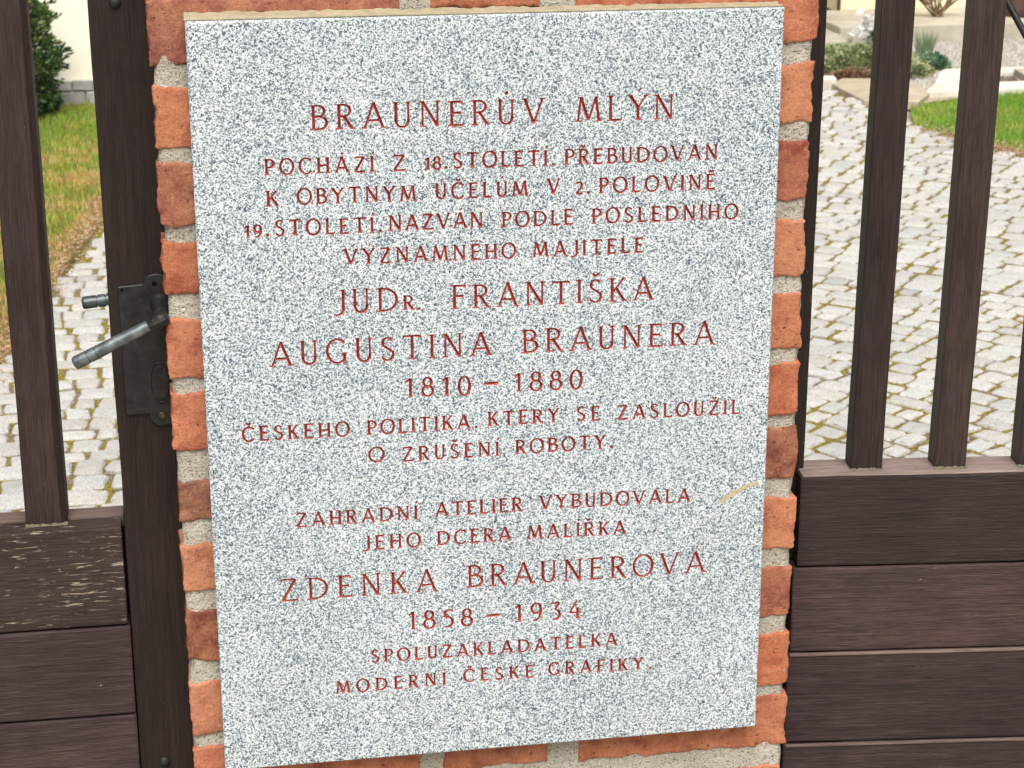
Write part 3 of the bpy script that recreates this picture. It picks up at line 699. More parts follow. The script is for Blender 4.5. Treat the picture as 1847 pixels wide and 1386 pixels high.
# collect outlines and centre lines per word in mm
lr = random.Random(7)
cdt_v = [Vector((-PW*1000+1.5, -PH*1000+1.5)), Vector((PW*1000-1.5, -PH*1000+1.5)), Vector((PW*1000-1.5, PH*1000-1.5)), Vector((-PW*1000+1.5, PH*1000-1.5))]
cdt_f = [[0, 1, 2, 3]]; cdt_e = []; owner = [-1]
for wi, (ln, word, x0, z0, x1, z1) in enumerate(WORDS):
    cap = CAP.get(ln, 17.4)
    hs_ = [(.80 if (ch.isdigit() and ln in (2, 3, 4)) else 1.0) for ch in word]
    gl = [glyph(ch) for ch in word]; tot = sum(gg[0]*h for gg, h in zip(gl, hs_))*cap
    span = x1-x0; sc = 1.0
    minsp = .10*cap*(len(word)-1)
    if tot+minsp > span: sc = max(.6, (span-minsp)/tot)
    if len(word) == 1: sc = span/tot
    sp = (span-tot*sc)/max(1, len(word)-1)
    if word == '–': sc = span/tot; sp = 0
    x = x0
    for (wd, st), h in zip(gl, hs_):
        zb = z0+(z1-z0)*((x-x0)/max(1, span))+lr.uniform(-.25, .25); ch_ = cap*h*lr.uniform(.985, 1.015)
        for kind, pts in st:
            if kind == 'dot':
                cx, cy, rr_ = pts; q = [(x+cx*ch_*sc+rr_*ch_*math.cos(a)*lr.uniform(.85, 1.1), zb+cy*ch_+rr_*ch_*math.sin(a)*lr.uniform(.85, 1.1)) for a in [i*math.pi/4 for i in range(8)]]
                cl = [(x+cx*ch_*sc, zb+cy*ch_)]
            else:
                dense = []
                for i, p in enumerate(pts):
                    p = (x+p[0]*ch_*sc, zb+p[1]*ch_)
                    if dense:
                        d_ = math.dist(dense[-1], p); kk = max(1, int(d_/4.5))
                        for t_ in range(1, kk): dense.append((dense[-1][0]+(p[0]-dense[-1][0])/(kk-t_+1), dense[-1][1]+(p[1]-dense[-1][1])/(kk-t_+1)))
                    dense.append(p)
                q = ribbon(dense, kind, cap*h, lr)
                cl = [p for p in dense]
                if kind != 's' and len(cl) >= 2:   # keep the centre line inside the ribbon
                    a, b = Vector(cl[0]), Vector(cl[1]); k_ = min(.45, .9/max(.01, (b-a).length)); cl[0] = tuple(a.lerp(b, k_))
                    a, b = Vector(cl[-1]), Vector(cl[-2]); k_ = min(.45, .9/max(.01, (b-a).length)); cl[-1] = tuple(a.lerp(b, k_))
                elif kind == 's': cl = []
            area = sum(q[i][0]*q[(i+1) % len(q)][1]-q[(i+1) % len(q)][0]*q[i][1] for i in range(len(q)))
            if area < 0: q = q[::-1]
            n0 = len(cdt_v); cdt_v += [Vector(p) for p in q]; cdt_f.append(list(range(n0, n0+len(q)))); owner.append(wi)
            n0 = len(cdt_v); cdt_v += [Vector(p) for p in cl]; cdt_e += [(n0+i, n0+i+1) for i in range(len(cl)-1)]
        x += wd*ch_*sc+sp
ov, oe, of, _, _, off_ = delaunay_2d_cdt(cdt_v, cdt_e, cdt_f, 1, 1e-4, True)
own = []
for ids in off_:
    wv = [owner[i] for i in ids if owner[i] >= 0]; own.append(wv[0] if wv else -1)
# depth of the V cut = distance to the outline
edge_side = {}
for fi, f in enumerate(of):
    for i in range(len(f)):
        e = tuple(sorted((f[i], f[(i+1) % len(f)]))); edge_side.setdefault(e, []).append(own[fi] >= 0)
border_e = [e for e, s in edge_side.items() if len(s) == 2 and s[0] != s[1]]
bv = set(v for e in border_e for v in e)
let_v = set(v for fi, f in enumerate(of) if own[fi] >= 0 for v in f)
P = np.array([tuple(v) for v in ov]); BA = P[[e[0] for e in border_e]]; BB = P[[e[1] for e in border_e]]
order = np.argsort((BA[:, 1])); BA, BB = BA[order], BB[order]; ys_ = BA[:, 1]
depth = np.zeros(len(P))
for v in let_v-bv:
    p = P[v]; lo, hi = np.searchsorted(ys_, [p[1]-7, p[1]+7]); A_, B_ = BA[lo:hi], BB[lo:hi]
    k_ = np.abs(A_[:, 0]-p[0]) < 7; A_, B_ = A_[k_], B_[k_]
    if len(A_) == 0: continue
    ab = B_-A_; tt = np.clip(((p-A_)*ab).sum(1)/np.maximum(1e-9, (ab**2).sum(1)), 0, 1)
    depth[v] = np.sqrt((((A_+ab*tt[:, None])-p)**2).sum(1)).min()
P3 = np.c_[P[:, 0]/1000, -PT+depth*2.1/1000, P[:, 1]/1000]
def sub(faces, name, mat):
    used = sorted(set(v for f in faces for v in f)); mp = {v: i for i, v in enumerate(used)}
    return [tuple(P3[v]) for v in used], [tuple(mp[v] for v in f) for f in faces]
for wi in range(len(WORDS)):
    fs = [f for f, o_ in zip(of, own) if o_ == wi]
    vs, fs = sub(fs, '', None); mesh_obj('engraved_word', vs, fs, M_red, plaque)
front = [f for f, o_ in zip(of, own) if o_ < 0]
vs, fs = sub(front, '', None)
# arris and sides of the slab
x_, z_, b_ = PW, PH, .0015
n = len(vs)
ring = lambda xx, zz_, y: [(-xx, y, -zz_), (xx, y, -zz_), (xx, y, zz_), (-xx, y, zz_)]
vs += ring(x_-b_, z_-b_, -PT)+ring(x_, z_, -PT+b_)+ring(x_, z_, -.001)
for kq in range(2):
    for i in range(4):
        j = (i+1) % 4; fs.append((n+kq*4+j, n+kq*4+i, n+kq*4+4+i, n+kq*4+4+j))
mesh_obj('slab', vs, fs, M_granite, plaque)
# bead of cream mortar on the upper edge
nb = 160; V = []; F = []
for i in range(nb):
    x = -PW-.001+(2*PW+.001)*i/(nb-1); t_ = noise.noise(Vector((x*30, 0, 0))); t2 = noise.noise(Vector((x*110, 5, 0)))
    hi = PH+.0052+.0018*t_+.0012*t2-.0035*(i/nb); V += [(x, -.0035+.001*t2, PH-.002), (x, -.0215+.001*t_, PH+.0005), (x, -.0200, PH+.0025+.0004*t2), (x, -.0060, hi-.001), (x, -.0005, hi+.0015+.001*t2)]
for i in range(nb-1):
    for j in range(4): F.append((i*5+j, (i+1)*5+j, (i+1)*5+j+1, i*5+j+1))
mesh_obj('mortar_bead', V, F, M_bead, plaque, smooth=True)

# ------------------------------------------------------------------ left gate
GY = .087
lg = empty('wooden_gate', (-.40, GY, 0)); tag(lg, 'dark brown wooden gate left of the pillar, with black lock plate and lever handle', 'gate', 'pair of wooden gates beside the pillar')
def L(name, dims, mat, parent=lg, **k):
    x0, x1, y0, y1, z0, z1 = dims
    vs, fs = bevel_box(x0+.40, x1+.40, y0-GY, y1-GY, z0, z1, **k); return mesh_obj(name, vs, fs, mat, parent)
L('stile', (-.437, -.3655, .092, .147, .06, 1.75), M_stile, b=.003, jit=.0012, cuts=(2, 40))
for (z0, z1, mt, xr) in ((.614, .7415, M_wx_worn, -.4405), (.4935, .6110, M_wx, -.4380), (.372, .4905, M_wx, -.4380), (.252, .369, M_wx, -.438), (.10, .249, M_wx, -.438)):
    L('board', (-1.70, xr, GY, .127, z0, z1), mt, b=.0025, jit=.0007, cuts=(0, 60))
L('batten', (-1.70, -.4375, .128, .137, .10, .7392), M_dark, b=0)
M_wtop2 = mat_wood('weathered_back_rail_wood', 0, .5, ((70, 56, 52), (98, 80, 74), (128, 108, 100)), .15)
L('rail_cap', (-1.70, -.4380, .1205, .150, .728, .7455), M_wtop2, b=.002, jit=.001, cuts=(0, 60))
L('top_rail', (-1.70, -.4375, .10, .150, 1.62, 1.70), M_wx, b=.003)
def slat_mesh(w_=.0415, d_=.042, h_=.885, ch=.0065, side=1):
    """square bar with one broad chamfer beside the front face"""
    prof = [(0, .0015), (.0015, 0), (w_-.0008, 0), (w_+.0002, .0008), (w_+ch, ch*1.1), (w_+ch, d_), (0, d_)]
    nz = 30; V = []; F = []
    for i in range(nz+1):
        z = h_*i/nz
        for (x, y) in prof:
            q = noise.noise_vector(Vector((x*20, y*20, z*6+w_*9)))*.0009
            V.append(((x if side > 0 else -x)+q.x, y+q.y, z))
    n = len(prof)
    for i in range(nz):
        for j in range(n):
            k = (j+1) % n; f = (i*n+j, i*n+k, (i+1)*n+k, (i+1)*n+j); F.append(f if side > 0 else f[::-1])
    F.append(tuple(range(n-1, -1, -1)) if side > 0 else tuple(range(n))); F.append(tuple(range(nz*n, nz*n+n)) if side > 0 else tuple(range(nz*n+n-1, nz*n-1, -1)))
    return V, F
V, F = slat_mesh(); sl = mesh_obj('slat', V, F, M_wzL, lg, offset=None); sl.location = (-.5525+.40, .107-GY, .7385)
for i in range(1, 7):
    c = sl.copy(); c.location = (-.5525+.40-.1085*i, .107-GY, .7385); scene.collection.objects.link(c); c.parent = lg
for z in (1.362, .420, 1.66, .20):
    vs, fs = lathe([(.0062, 0), (.0066, .0012), (.0058, .0030), (.0038, .0044), (.0012, .0050)], 16, Matrix.Translation((-.4075+.40, .0922-GY, z)) @ Matrix.Rotation(R(90), 4, 'X'))
    mesh_obj('bolt_head', vs, fs, M_iron, lg, smooth=True)
# lock plate
pl = [(-.425, 1.0385), (-.425, .882), (-.3975, .882)]
pl += [(-.3975+.0005, .8790)] + [(-.3835+.0135*math.cos(R(a)), .8785+.0125*math.sin(R(a))) for a in range(190, 300, 12)] + [(-.3665, .8680), (-.3665, 1.0410)]
pl += [(-.3815+.0145*math.cos(R(a)), 1.0395+.0125*math.sin(R(a))) for a in range(20, 176, 12)] + [(-.3975, 1.0405)]
V = []; n = len(pl); cxp = sum(p[0] for p in pl)/n; czp = sum(p[1] for p in pl)/n
for (x, z) in pl: V.append((x+.40, .0915-GY, z))
for (x, z) in pl: V.append((x+.40, .0888-GY, z))
for (x, z) in pl:
    dx, dz = cxp-x, czp-z; l_ = math.hypot(dx, dz); V.append((x+.40+dx/l_*.0012, .0880-GY, z+dz/l_*.0012))
F = [(i, (i+1) % n, n+(i+1) % n, n+i) for i in range(n)]+[(n+i, n+(i+1) % n, 2*n+(i+1) % n, 2*n+i) for i in range(n)]+[tuple(2*n+i for i in range(n))]
lp_ = mesh_obj('lock_plate', V, F, M_iron, lg)
def disc(name, x, z, r_, y, h, mat, parent, n=16, sx=1, sz=1, rim=None):
    vs, fs = lathe([(r_, 0), (r_, h*.6), (r_*.86, h)], n)
    V = [(x+.40+v[0]*sx, y-GY-v[2], z+v[1]*sz) for v in vs]; return mesh_obj(name, V, [f[::-1] for f in fs], mat, parent, smooth=False)
M_hole = mat_plain('dark_hole', (8, 7, 6), (14, 12, 11))
M_brass = mat_iron('brassy_screw', (120, 100, 76), .35, .9)
disc('screw_hole', -.3835, 1.0405, .0032, .0880, .0004, M_hole, lp_)
disc('screw_hole', -.4208, 1.0345, .0019, .0880, .0004, M_hole, lp_)
disc('screw_head', -.3840, .8795, .0042, .0880, .0018, M_brass, lp_)
disc('keyhole_cover', -.3832, .9205, .0105, .0880, .0016, M_iron, lp_, 32, 1.0, 2.15)
ringv, ringf = [], []
for i in range(40):
    a = 2*math.pi*i/40
    for (k_, y) in ((1.06, .0884), (1.03, .0862), (.98, .0884)): ringv.append((-.3832+.40+.0110*k_*math.cos(a), y-GY, .9205+.0235*k_*math.sin(a)))
for i in range(40):
    j = (i+1) % 40
    for q in range(2): ringf.append((i*3+q, j*3+q, j*3+q+1, i*3+q+1))
mesh_obj('keyhole_rim', ringv, ringf, M_iron, lp_, smooth=True)
disc('pivot_rivet', -.3832, .9365, .0022, .0862, .0016, M_iron, lp_)
# lever handles: rose and neck, lever with turned grooves
def lever(y_base, y_rod, hub, tip, sgn, name='lever_handle'):
    neck = MB(); a = (hub[0]+.40, y_base-GY, hub[1]+.004); bq = (hub[0]+.40, y_rod-GY, hub[1])
    ln = abs(y_rod-y_base)
    neck.add(*lathe([(.0125, 0), (.0125, .003), (.0105, .0055), (.0088, .010), (.0080, ln*.7), (.0086, ln), (.0070, ln+.0075)], 20, along(a, bq)))
    o1 = neck.build('lever_handle', M_iron, lg, smooth=True); 
    d = Vector((tip[0]-hub[0], 0, tip[1]-hub[1])); Lh = d.length; d.normalize()
    A = Vector((hub[0]+.40, y_rod-GY, hub[1])); B = A+d*Lh
    col = MB(); col.add(*lathe([(.0060, -.009), (.0088, -.006), (.0092, 0), (.0090, .008), (.0078, .0150)], 8, along(A, B)))
    col.build('collar', M_iron, o1)
    r0 = .0058; prof = [(r0, .010), (.0064, .0125), (.0070, .03), (.0076, Lh-.034)]
    def groove(s): return [(.0077, s-.0008), (.0062, s-.0005), (.0062, s+.0005), (.0077, s+.0008)]
    prof += groove(Lh-.0290)+[(.0078, Lh-.024)]+groove(Lh-.0185)+[(.0078, Lh-.003), (.0071, Lh-.0008), (.0052, Lh), (.001, Lh+.0004)]
    rod = MB(); rod.add(*lathe(prof, 56, along(A, B))); rod.build('grip', M_steel, o1)
    return o1
lever(.0885, .030, (-.3775, 1.0135), (-.4770, .9665), -1)
lever(.1475, .200, (-.3830, .9990), (-.4735, .9905), 1)

# ------------------------------------------------------------------ right gate (stands slightly ajar)
TH = R(-6.3)
rg = empty('wooden_gate', (.38, .09, 0), TH); tag(rg, 'dark brown wooden gate right of the brick pillar, with smooth boards below square slats', 'gate', 'pair of wooden gates beside the pillar')
def G_(name, dims, mat, **k):
    vs, fs = bevel_box(*dims, **k); return mesh_obj(name, vs, fs, mat, rg)
G_('stile', (-.004, .0335, .031, .085, .06, 1.75), M_stile, b=.0025, jit=.0006, cuts=(2, 30), lean=.0035)
for (z0, z1, mt, xl) in ((.6270, .7492, M_wx_new, .0262), (.5062, .6245, M_wx, .0215), (.3735, .5033, M_wx, .0195), (.250, .3705, M_wx, .0185), (.10, .247, M_wx, .018)):
    G_('board', (xl, 1.35, 0, .030, z0, z1), mt, b=.0028, jit=.0006, cuts=(0, 60))
M_bead_wood = mat_wood('pale_board_edge', 0, .3, ((84, 70, 66), (112, 94, 90), (140, 122, 116)))  # paler wood tone for the board edges in the joints
for z in (.5040, .3712):       # bevelled upper edges stand proud in the two lower joints
    G_('joint_bead', (.022, 1.35, -.0016, .012, z-.0042, z-.0006), M_bead_wood, b=.001)
G_('batten', (.0345, 1.35, .0310, .0380, .10, .7450), M_dark, b=0)
G_('rail_cap', (.0285, 1.35, .0028, .062, .7350, .7505), M_wtop, b=.0025, jit=.0008, cuts=(0, 60))
G_('top_rail', (.0345, 1.35, .012, .062, 1.62, 1.70), M_wx, b=.003)
def sq(u, lean):
    vs, fs = bevel_box(0, .0405, 0, .035, 0, .885, b=.0022, lean=lean, jit=.0006, cuts=(2, 30))
    o = mesh_obj('slat', vs, fs, M_wz, rg); o.location = (u, .020, .7495); return o
s0 = sq(.0942, .011); s1 = sq(.2025, .014); s2 = sq(.3115, .010)
for i in range(3, 11):
    c = s2.copy(); c.location = (.3115+.1085*(i-2), .020, .7495); scene.collection.objects.link(c); c.parent = rg
def putty(x0, x1, y, z, parent):
    V = []; F = []; n = 34
    for i in range(n):
        x = x0+(x1-x0)*i/(n-1); k = noise.noise(Vector((x*260, z*9, y*50)))
        V += [(x, y+.0006, z+.0022+.0022*k), (x, y-.0012, z+.0008+.0008*k), (x, y-.0042-.002*k, z+.0004)]
    for i in range(n-1):
        for j in range(2): F.append((i*3+j, i*3+3+j, i*3+4+j, i*3+1+j)[::-1])
    mesh_obj('putty', V, F, M_putty, parent, smooth=True)
for u in (.0942, .2025, .3115): putty(u-.001, u+.0415, .020, .7505, rg)
putty(-.5525+.399, -.5525+.40+.049, .107-GY, .7418, lg)
vs, fs = lathe([(.0042, 0), (.0042, .9)], 12, along((.250, .075, 1.362), (.80, .075, .50)))
mesh_obj('diagonal_brace', vs, fs, M_iron, rg, smooth=True)
for z in (.20, 1.66):
    vs, fs = bevel_box(.0, .22, -.003, -.0005, z-.016, z+.016, b=.001); mesh_obj('strap_hinge', vs, fs, M_iron, rg)

# ------------------------------------------------------------------ garden beyond: left house
hl = empty('cream_house', (-1.5, 7.4, 0)); tag(hl, 'cream rendered house wall with low stone plinth behind the lawn on the left', 'house')
def H(name, dims, mat, par, org, **k):
    x0, x1, y0, y1, z0, z1 = dims; vs, fs = bevel_box(x0-org[0], x1-org[0], y0-org[1], y1-org[1], z0, z1, **k); return mesh_obj(name, vs, fs, mat, par)
oL = (-1.5, 7.4)
H('wall', (-7, 1.2, 7.53, 12.5, -.05, 3.0), M_cream, hl, oL, b=.01)
H('roof', (-7.3, 1.5, 7.2, 12.8, 3.005, 3.25), M_roof, hl, oL, b=.03)
H('plinth', (-7, 1.22, 7.508, 7.528, -.05, .098), M_mortar, hl, oL, b=.002)
x = -2.6; pr = random.Random(3)
for row, (za, zb) in enumerate(((-.03, .045), (.052, .100))):
    x = -2.4+.04*row
    while x < 1.1:
        wv = pr.uniform(.07, .14); vs, fs = bevel_box(x+1.5, min(x+wv-.008, 1.2)+1.5, 7.488+pr.uniform(-.004, .004)-7.4, 7.507-7.4, za, zb+pr.uniform(-.004, .004), b=.006, jit=.004)
        v_ = pr.uniform(.42, .62); mesh_obj('plinth_stone', vs, fs, M_stone, hl, cols=[(v_, v_*.98, v_*.95, 1)]*len(vs)); x += wv

# right house on its concrete base
hr = empty('yellow_house', (4.0, 9.4, 0)); tag(hr, 'pale yellow house wall rising from a concrete ledge, behind the gravel bed on the right', 'house')
oR = (4.0, 9.4)
H('wall', (3.62, 9.0, 9.40, 14, .08, 3.2), M_yellow, hr, oR, b=.01)
H('roof', (3.4, 9.3, 9.1, 14.3, 3.205, 3.5), M_roof, hr, oR, b=.03)
H('concrete_base', (3.38, 9.0, 8.66, 9.398, -.05, .100), M_conc, hr, oR, b=.008, jit=.003)
H('base_step', (3.10, 3.377, 8.40, 9.6, -.05, .060), M_conc, hr, oR, b=.008, jit=.003)
H('downpipe', (3.60, 3.617, 9.36, 9.385, .06, 3.2), M_brown, hr, oR, b=.004)
# wooden ramp boards beside it
rp = empty('plank_ramp', (3.35, 9.9, 0)); tag(rp, 'grey weathered plank ramp beside the corner of the yellow house', 'ramp')
for i in range(6):
    vs, fs = bevel_box(-.45, .22, i*.16, i*.16+.15, .085+.012*i, .115+.012*i, b=.003); mesh_obj('plank', vs, fs, M_plank, rp)
vs, fs = bevel_box(-.45, .22, -.03, -.002, -.03, .118, b=.003); mesh_obj('front_board', vs, fs, M_brown, rp)

# gravel bed
gb = poly_obj('gravel_bed', [(2.86, 7.35), (3.06, 6.70), (3.34, 6.84), (3.75, 6.97), (6, 7.09), (6, 8.655), (3.375, 8.655), (3.09, 8.40), (2.6, 8.6)], -.006, M_gbed, kind='structure', label='bed of fine pale gravel in front of the yellow house')
pts = scatter([(3.0, 6.9), (5.2, 7.05), (5.2, 8.65), (3.1, 8.65)], 15000, lambda x, y: inside((x, y), [tuple(v.co[:2]) for v in gb.data.vertices]))
V = np.zeros((len(pts), 5, 3)); F = []; C = np.zeros((len(pts), 5, 4))
PP = np.array(pts); s_ = rng.uniform(.005, .012, len(pts))
for k in range(4):
    a = k*np.pi/2+rng.uniform(-.4, .4, len(pts)); V[:, k] = np.c_[PP[:, 0]+s_*np.cos(a), PP[:, 1]+s_*np.sin(a), np.full(len(pts), -.006)]
V[:, 4] = np.c_[PP[:, 0], PP[:, 1], s_*.9]
b = (np.arange(len(pts))*5)[:, None]; F = np.concatenate([b+[[0, 1, 4]], b+[[1, 2, 4]], b+[[2, 3, 4]], b+[[3, 0, 4]]])
vv = rng.uniform(.28, .62, len(pts)); C[:, :, 0] = vv[:, None]; C[:, :, 1] = vv[:, None]*.93; C[:, :, 2] = vv[:, None]*.82; C[:, :, 3] = 1
tag(np_obj('gravel', V.reshape(-1, 3), F, M_stone, cols=C.reshape(-1, 4)), 'loose pale gravel covering the garden bed', 'gravel', kind='stuff')

# pale stone frame in the gravel edge
fr = empty('stone_basin_frame', (3.6, 7.2, 0)); tag(fr, 'low frame of pale stone slabs around a brown panel at the lawn edge', 'stone frame')
def poly_block(name, pts, z0, z1, mat, par, org):
    n = len(pts); V = [(x-org[0], y-org[1], z0) for x, y in pts]+[(x-org[0], y-org[1], z1-.004) for x, y in pts]
    cx = sum(p[0] for p in pts)/n; cy = sum(p[1] for p in pts)/n
    V += [(x+(cx-x)*.03-org[0], y+(cy-y)*.03-org[1], z1) for x, y in pts]
    F = [(i, (i+1) % n, n+(i+1) % n, n+i) for i in range(n)]+[(n+i, n+(i+1) % n, 2*n+(i+1) % n, 2*n+i) for i in range(n)]+[tuple(2*n+i for i in range(n))]
    return mesh_obj(name, V, F, mat, par)
of_ = (3.6, 7.2)
poly_block('front_slab', [(3.22, 6.90), (5.2, 6.99), (5.2, 7.13), (3.36, 7.13)], -.02, .022, M_conc2, fr, of_)
poly_block('side_slab', [(3.365, 7.135), (3.50, 7.14), (3.62, 7.40), (3.50, 7.42)], -.02, .021, M_conc2, fr, of_)
poly_block('back_slab', [(3.50, 7.425), (3.63, 7.405), (5.2, 7.42), (5.2, 7.55), (3.575, 7.56)], -.02, .023, M_conc2, fr, of_)
poly_block('divider', [(3.86, 7.135), (3.96, 7.135), (4.0, 7.40), (3.90, 7.40)], -.02, .040, M_conc, fr, of_)
poly_block('brown_panel', [(3.51, 7.14), (3.85, 7.135), (3.89, 7.40), (3.63, 7.40)], -.02, .004, M_brown, fr, of_)
# flat kerb stones at the bed corner
k1 = empty('kerb_slab', (2.98, 7.0, 0)); tag(k1, 'flat beige stone slab edging the planted corner beside the cobbles', 'kerb stone')
poly_block('stone', [(2.855, 6.74), (3.10, 6.66), (3.24, 6.88), (3.28, 7.16), (3.16, 7.34), (2.96, 7.38), (2.86, 7.25)], -.02, .022, M_beige, k1, (2.98, 7.0))
k2 = poly_block('granite_cube', [(2.80, 7.22), (2.885, 7.24), (2.90, 7.33), (2.82, 7.34)], -.02, .045, M_conc2, None, (0, 0)); tag(k2, 'small grey granite cube at the end of the kerb slab', 'kerb stone')

# ------------------------------------------------------------------ plants
def leaf_cloud(centers, size, colf, per=1, droop=0, elong=2.4, out=None):
    V = []; F = []; C = []
    for c in centers:
        c = Vector(c)
        d = Vector((random.gauss(0, 1), random.gauss(0, 1), random.gauss(0, .7)))
        if out is not None: d = d*.45+(c-Vector(out)).normalized()
        d.z -= droop; d.normalize(); s = size*random.uniform(.6, 1.4)
        u = d.cross(Vector((random.gauss(0, 1), random.gauss(0, 1), random.gauss(0, 1)))).normalized()*s/elong
        V += [c, c+d*s*.5+u, c+d*s, c+d*s*.5-u]; k = len(V); F.append((k-4, k-3, k-2, k-1)); C += [colf(c)]*4
    return V, F, C
def rg_(a, b): return random.uniform(a, b)
# conifer at the left house
sh = empty('conifer_shrub', (-1.17, 7.22, 0)); tag(sh, 'dense dark green conifer shrub in front of the cream house wall', 'shrub')
Vb, Fb = MB(), None
mb = MB(); mb.add(*lathe([(.025, -.02), (.02, .2), (.012, .5)], 8)); mb.build('trunk', M_bark, sh)
cs = []
for _ in range(9500):
    z = rg_(.0, .58); rad = .245*math.sqrt(max(0, 1-((z-.24)/.37)**2))*(1+.10*math.sin(z*31))
    a = rg_(0, 6.283); rad *= 1+.16*noise.noise(Vector((math.cos(a)*2.5, math.sin(a)*2.5, z*9)))
    q = rad*math.sqrt(rg_(.35, 1)); cs.append((q*math.cos(a), q*math.sin(a), z))
for _ in range(34):     # feathery shoots standing out of the outline
    a = rg_(0, 6.283); z = rg_(.08, .58); rad = .20*math.sqrt(max(.05, 1-((z-.24)/.40)**2)); L_ = rg_(.06, .13)
    for k in range(28):
        t_ = k/28*L_; cs.append(((rad+t_)*math.cos(a)+rg_(-.006, .006), (rad+t_)*math.sin(a)+rg_(-.006, .006), z+t_*.45+rg_(-.006, .006)))
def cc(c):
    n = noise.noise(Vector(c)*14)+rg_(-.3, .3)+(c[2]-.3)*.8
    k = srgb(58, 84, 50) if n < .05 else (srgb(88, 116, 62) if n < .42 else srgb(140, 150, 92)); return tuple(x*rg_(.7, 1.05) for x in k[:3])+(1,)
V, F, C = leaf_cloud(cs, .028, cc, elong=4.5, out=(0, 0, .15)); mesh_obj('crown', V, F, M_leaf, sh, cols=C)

def tuft(name, label, cat, loc, n, h, spread, width, rgb, lean=.6, mat=None, group=None):
    e = empty(name, loc); tag(e, label, cat, group)
    V = []; F = []; C = []
    for _ in range(n):
        a = rg_(0, 6.283); rr_ = spread*math.sqrt(random.random()); x, y = rr_*math.cos(a)*.4, rr_*math.sin(a)*.4; hh = h*rg_(.6, 1.1)
        ox, oy = rr_*math.cos(a)*lean+x, rr_*math.sin(a)*lean+y; wv = width*rg_(.6, 1.2)/2; b_a = rg_(0, 3.14); dx, dy = math.cos(b_a)*wv, math.sin(b_a)*wv
        mx, my = x*.6+ox*.4, y*.6+oy*.4; k = len(V)
        V += [(x-dx, y-dy, -.01), (x+dx, y+dy, -.01), (mx+dx, my+dy, hh*.6), (mx-dx, my-dy, hh*.6), (ox, oy, hh)]; F += [(k, k+1, k+2, k+3), (k+3, k+2, k+4)]
        c = tuple(v*rg_(.7, 1.15) for v in srgb(*rgb)[:3])+(1,); C += [c]*5
    mesh_obj('blades', V, F, mat or M_leaf, e, cols=C); return e
tuft('ornamental_grass', 'upright tuft of blue green grass blades in the gravel', 'plant', (3.68, 8.10, 0), 150, .15, .085, .006, (150, 170, 142))
tuft('dry_grass_clump', 'brown dry grass clump behind the plank ramp', 'plant', (3.30, 10.95, .05), 700, .55, .35, .010, (150, 124, 84))
def mound(name, label, loc, rx, ry, h, n, size, cols_, elong=3):
    e = empty(name, loc); tag(e, label, 'plant'); cs = []
    for _ in range(n):
        a = rg_(0, 6.283); q = math.sqrt(random.random()); z = h*math.sqrt(max(0, 1-q*q))*rg_(.4, 1.05)
        k = 1+.18*noise.noise(Vector((math.cos(a)*2+loc[0], math.sin(a)*2, 1))); cs.append((q*rx*k*math.cos(a), q*ry*k*math.sin(a), z))
    def cf(c):
        n_ = noise.noise(Vector(c)*16+Vector(loc))+rg_(-.35, .35); k = cols_[0] if n_ < -.1 else (cols_[1] if n_ < .25 else cols_[2])
        return tuple(x*rg_(.75, 1.1) for x in srgb(*k)[:3])+(1,)
    V, F, C = leaf_cloud(cs, size, cf, elong=elong, out=(0, 0, -.05)); mesh_obj('foliage', V, F, M_leaf, e, cols=C); return e
mound('dwarf_conifer', 'low rounded blue green dwarf conifer on the gravel bed', (3.56, 7.70, 0), .095, .075, .075, 1600, .022, [(92, 124, 98), (126, 158, 128), (164, 190, 158)], 4)
mound('ground_cover_plant', 'wide mound of grey green ground cover behind the kerb slab', (3.22, 7.80, 0), .34, .42, .10, 6500, .026, [(128, 136, 96), (160, 172, 126), (192, 196, 152)])
mound('heather_patch', 'brownish dry heather edge in front of the green ground cover', (3.08, 7.44, 0), .18, .07, .05, 1600, .018, [(130, 100, 76), (164, 134, 104), (184, 160, 126)])
mound('moss_cushion', 'bright green moss cushion at the right of the ground cover mound', (3.30, 7.66, .0), .10, .10, .07, 1000, .018, [(110, 130, 50), (140, 156, 66), (160, 176, 84)])
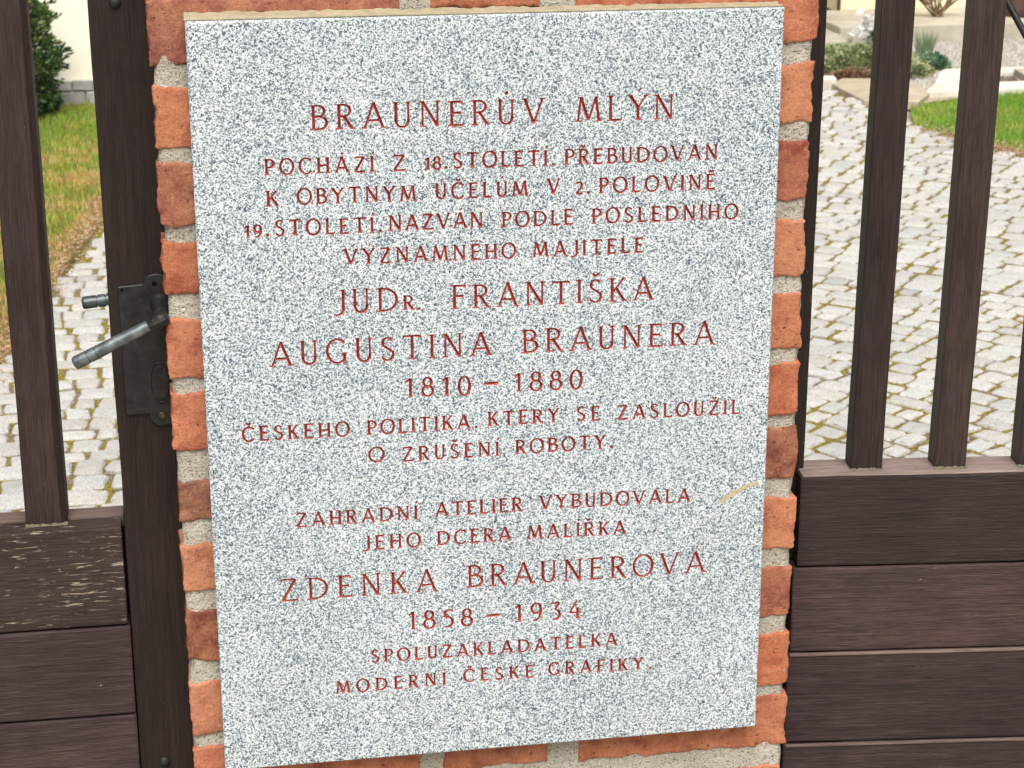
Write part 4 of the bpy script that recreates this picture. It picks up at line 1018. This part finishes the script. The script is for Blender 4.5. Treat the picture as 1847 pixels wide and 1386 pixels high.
# white flowers
fl = empty('white_flower_clump', (3.47, 8.38, .04)); tag(fl, 'clump of white spring flowers with one broad green leaf beside the concrete ledge', 'flowers')
def petals(cx, cz, n, sx, sz, parent=fl):
    cs = [(cx+random.gauss(0, sx), random.gauss(0, .02), cz+random.gauss(0, sz)) for _ in range(n)]
    V, F, C = leaf_cloud(cs, .036, lambda c: (rg_(.86, .93),)*3+(1,), elong=1.6); return mesh_obj('blossom', V, F, M_petal, parent, cols=C)
petals(-.005, .105, 90, .024, .026); petals(-.045, .04, 22, .009, .014); petals(-.105, .055, 20, .012, .010)
V, F, C = leaf_cloud([(.035+random.gauss(0, .014), random.gauss(-.02, .01), .05+random.gauss(0, .022)) for _ in range(160)], .05, lambda c: tuple(x*rg_(.8, 1.1) for x in srgb(104, 150, 40)[:3])+(1,), elong=2.2)
mesh_obj('leaf', V, F, M_leaf, fl, cols=C)
# bare twig bush on the ledge
tb = empty('bare_twig_bush', (4.10, 8.98, .10)); tag(tb, 'leafless twiggy bush on the concrete ledge against the yellow wall', 'bush')
mb = MB()
def twig(p, d, l, r_, dep):
    q = p+d*l; mb.add(*lathe([(r_, 0), (r_*.7, l)], 5, along(p, q)))
    if dep:
        for _ in range(random.choice((2, 3))):
            nd = (d+Vector((rg_(-.6, .6), rg_(-.4, .4), rg_(-.1, .5)))).normalized(); twig(q, nd, l*rg_(.6, .9), r_*.68, dep-1)
for i in range(20):
    twig(Vector((rg_(-.03, .03), rg_(-.02, .02), 0)), Vector((rg_(-1, 1), rg_(-.4, .3), rg_(.5, 1.1))).normalized(), rg_(.07, .12), .006, 3)
mb.build('branches', M_bark, tb)
# brown stump at the upper right
st = empty('tree_stump', (4.62, 8.95, .1)); tag(st, 'dark brown stump on the ledge at the upper right', 'stump')
vs, fs = lathe([(.13, -.02), (.115, .06), (.105, .20), (.10, .34), (.085, .36)], 18); vs = [(v[0]*(1+.12*noise.noise(Vector(v)*12)), v[1]*(1+.12*noise.noise(Vector(v)*12+Vector((5, 0, 0)))), v[2]) for v in vs]
mesh_obj('wood', vs, fs, M_brown, st, smooth=True)
print('objects', len(bpy.data.objects), 'tris approx', sum(sum(len(p.vertices)-2 for p in o.data.polygons) for o in bpy.data.objects if o.type == 'MESH'))
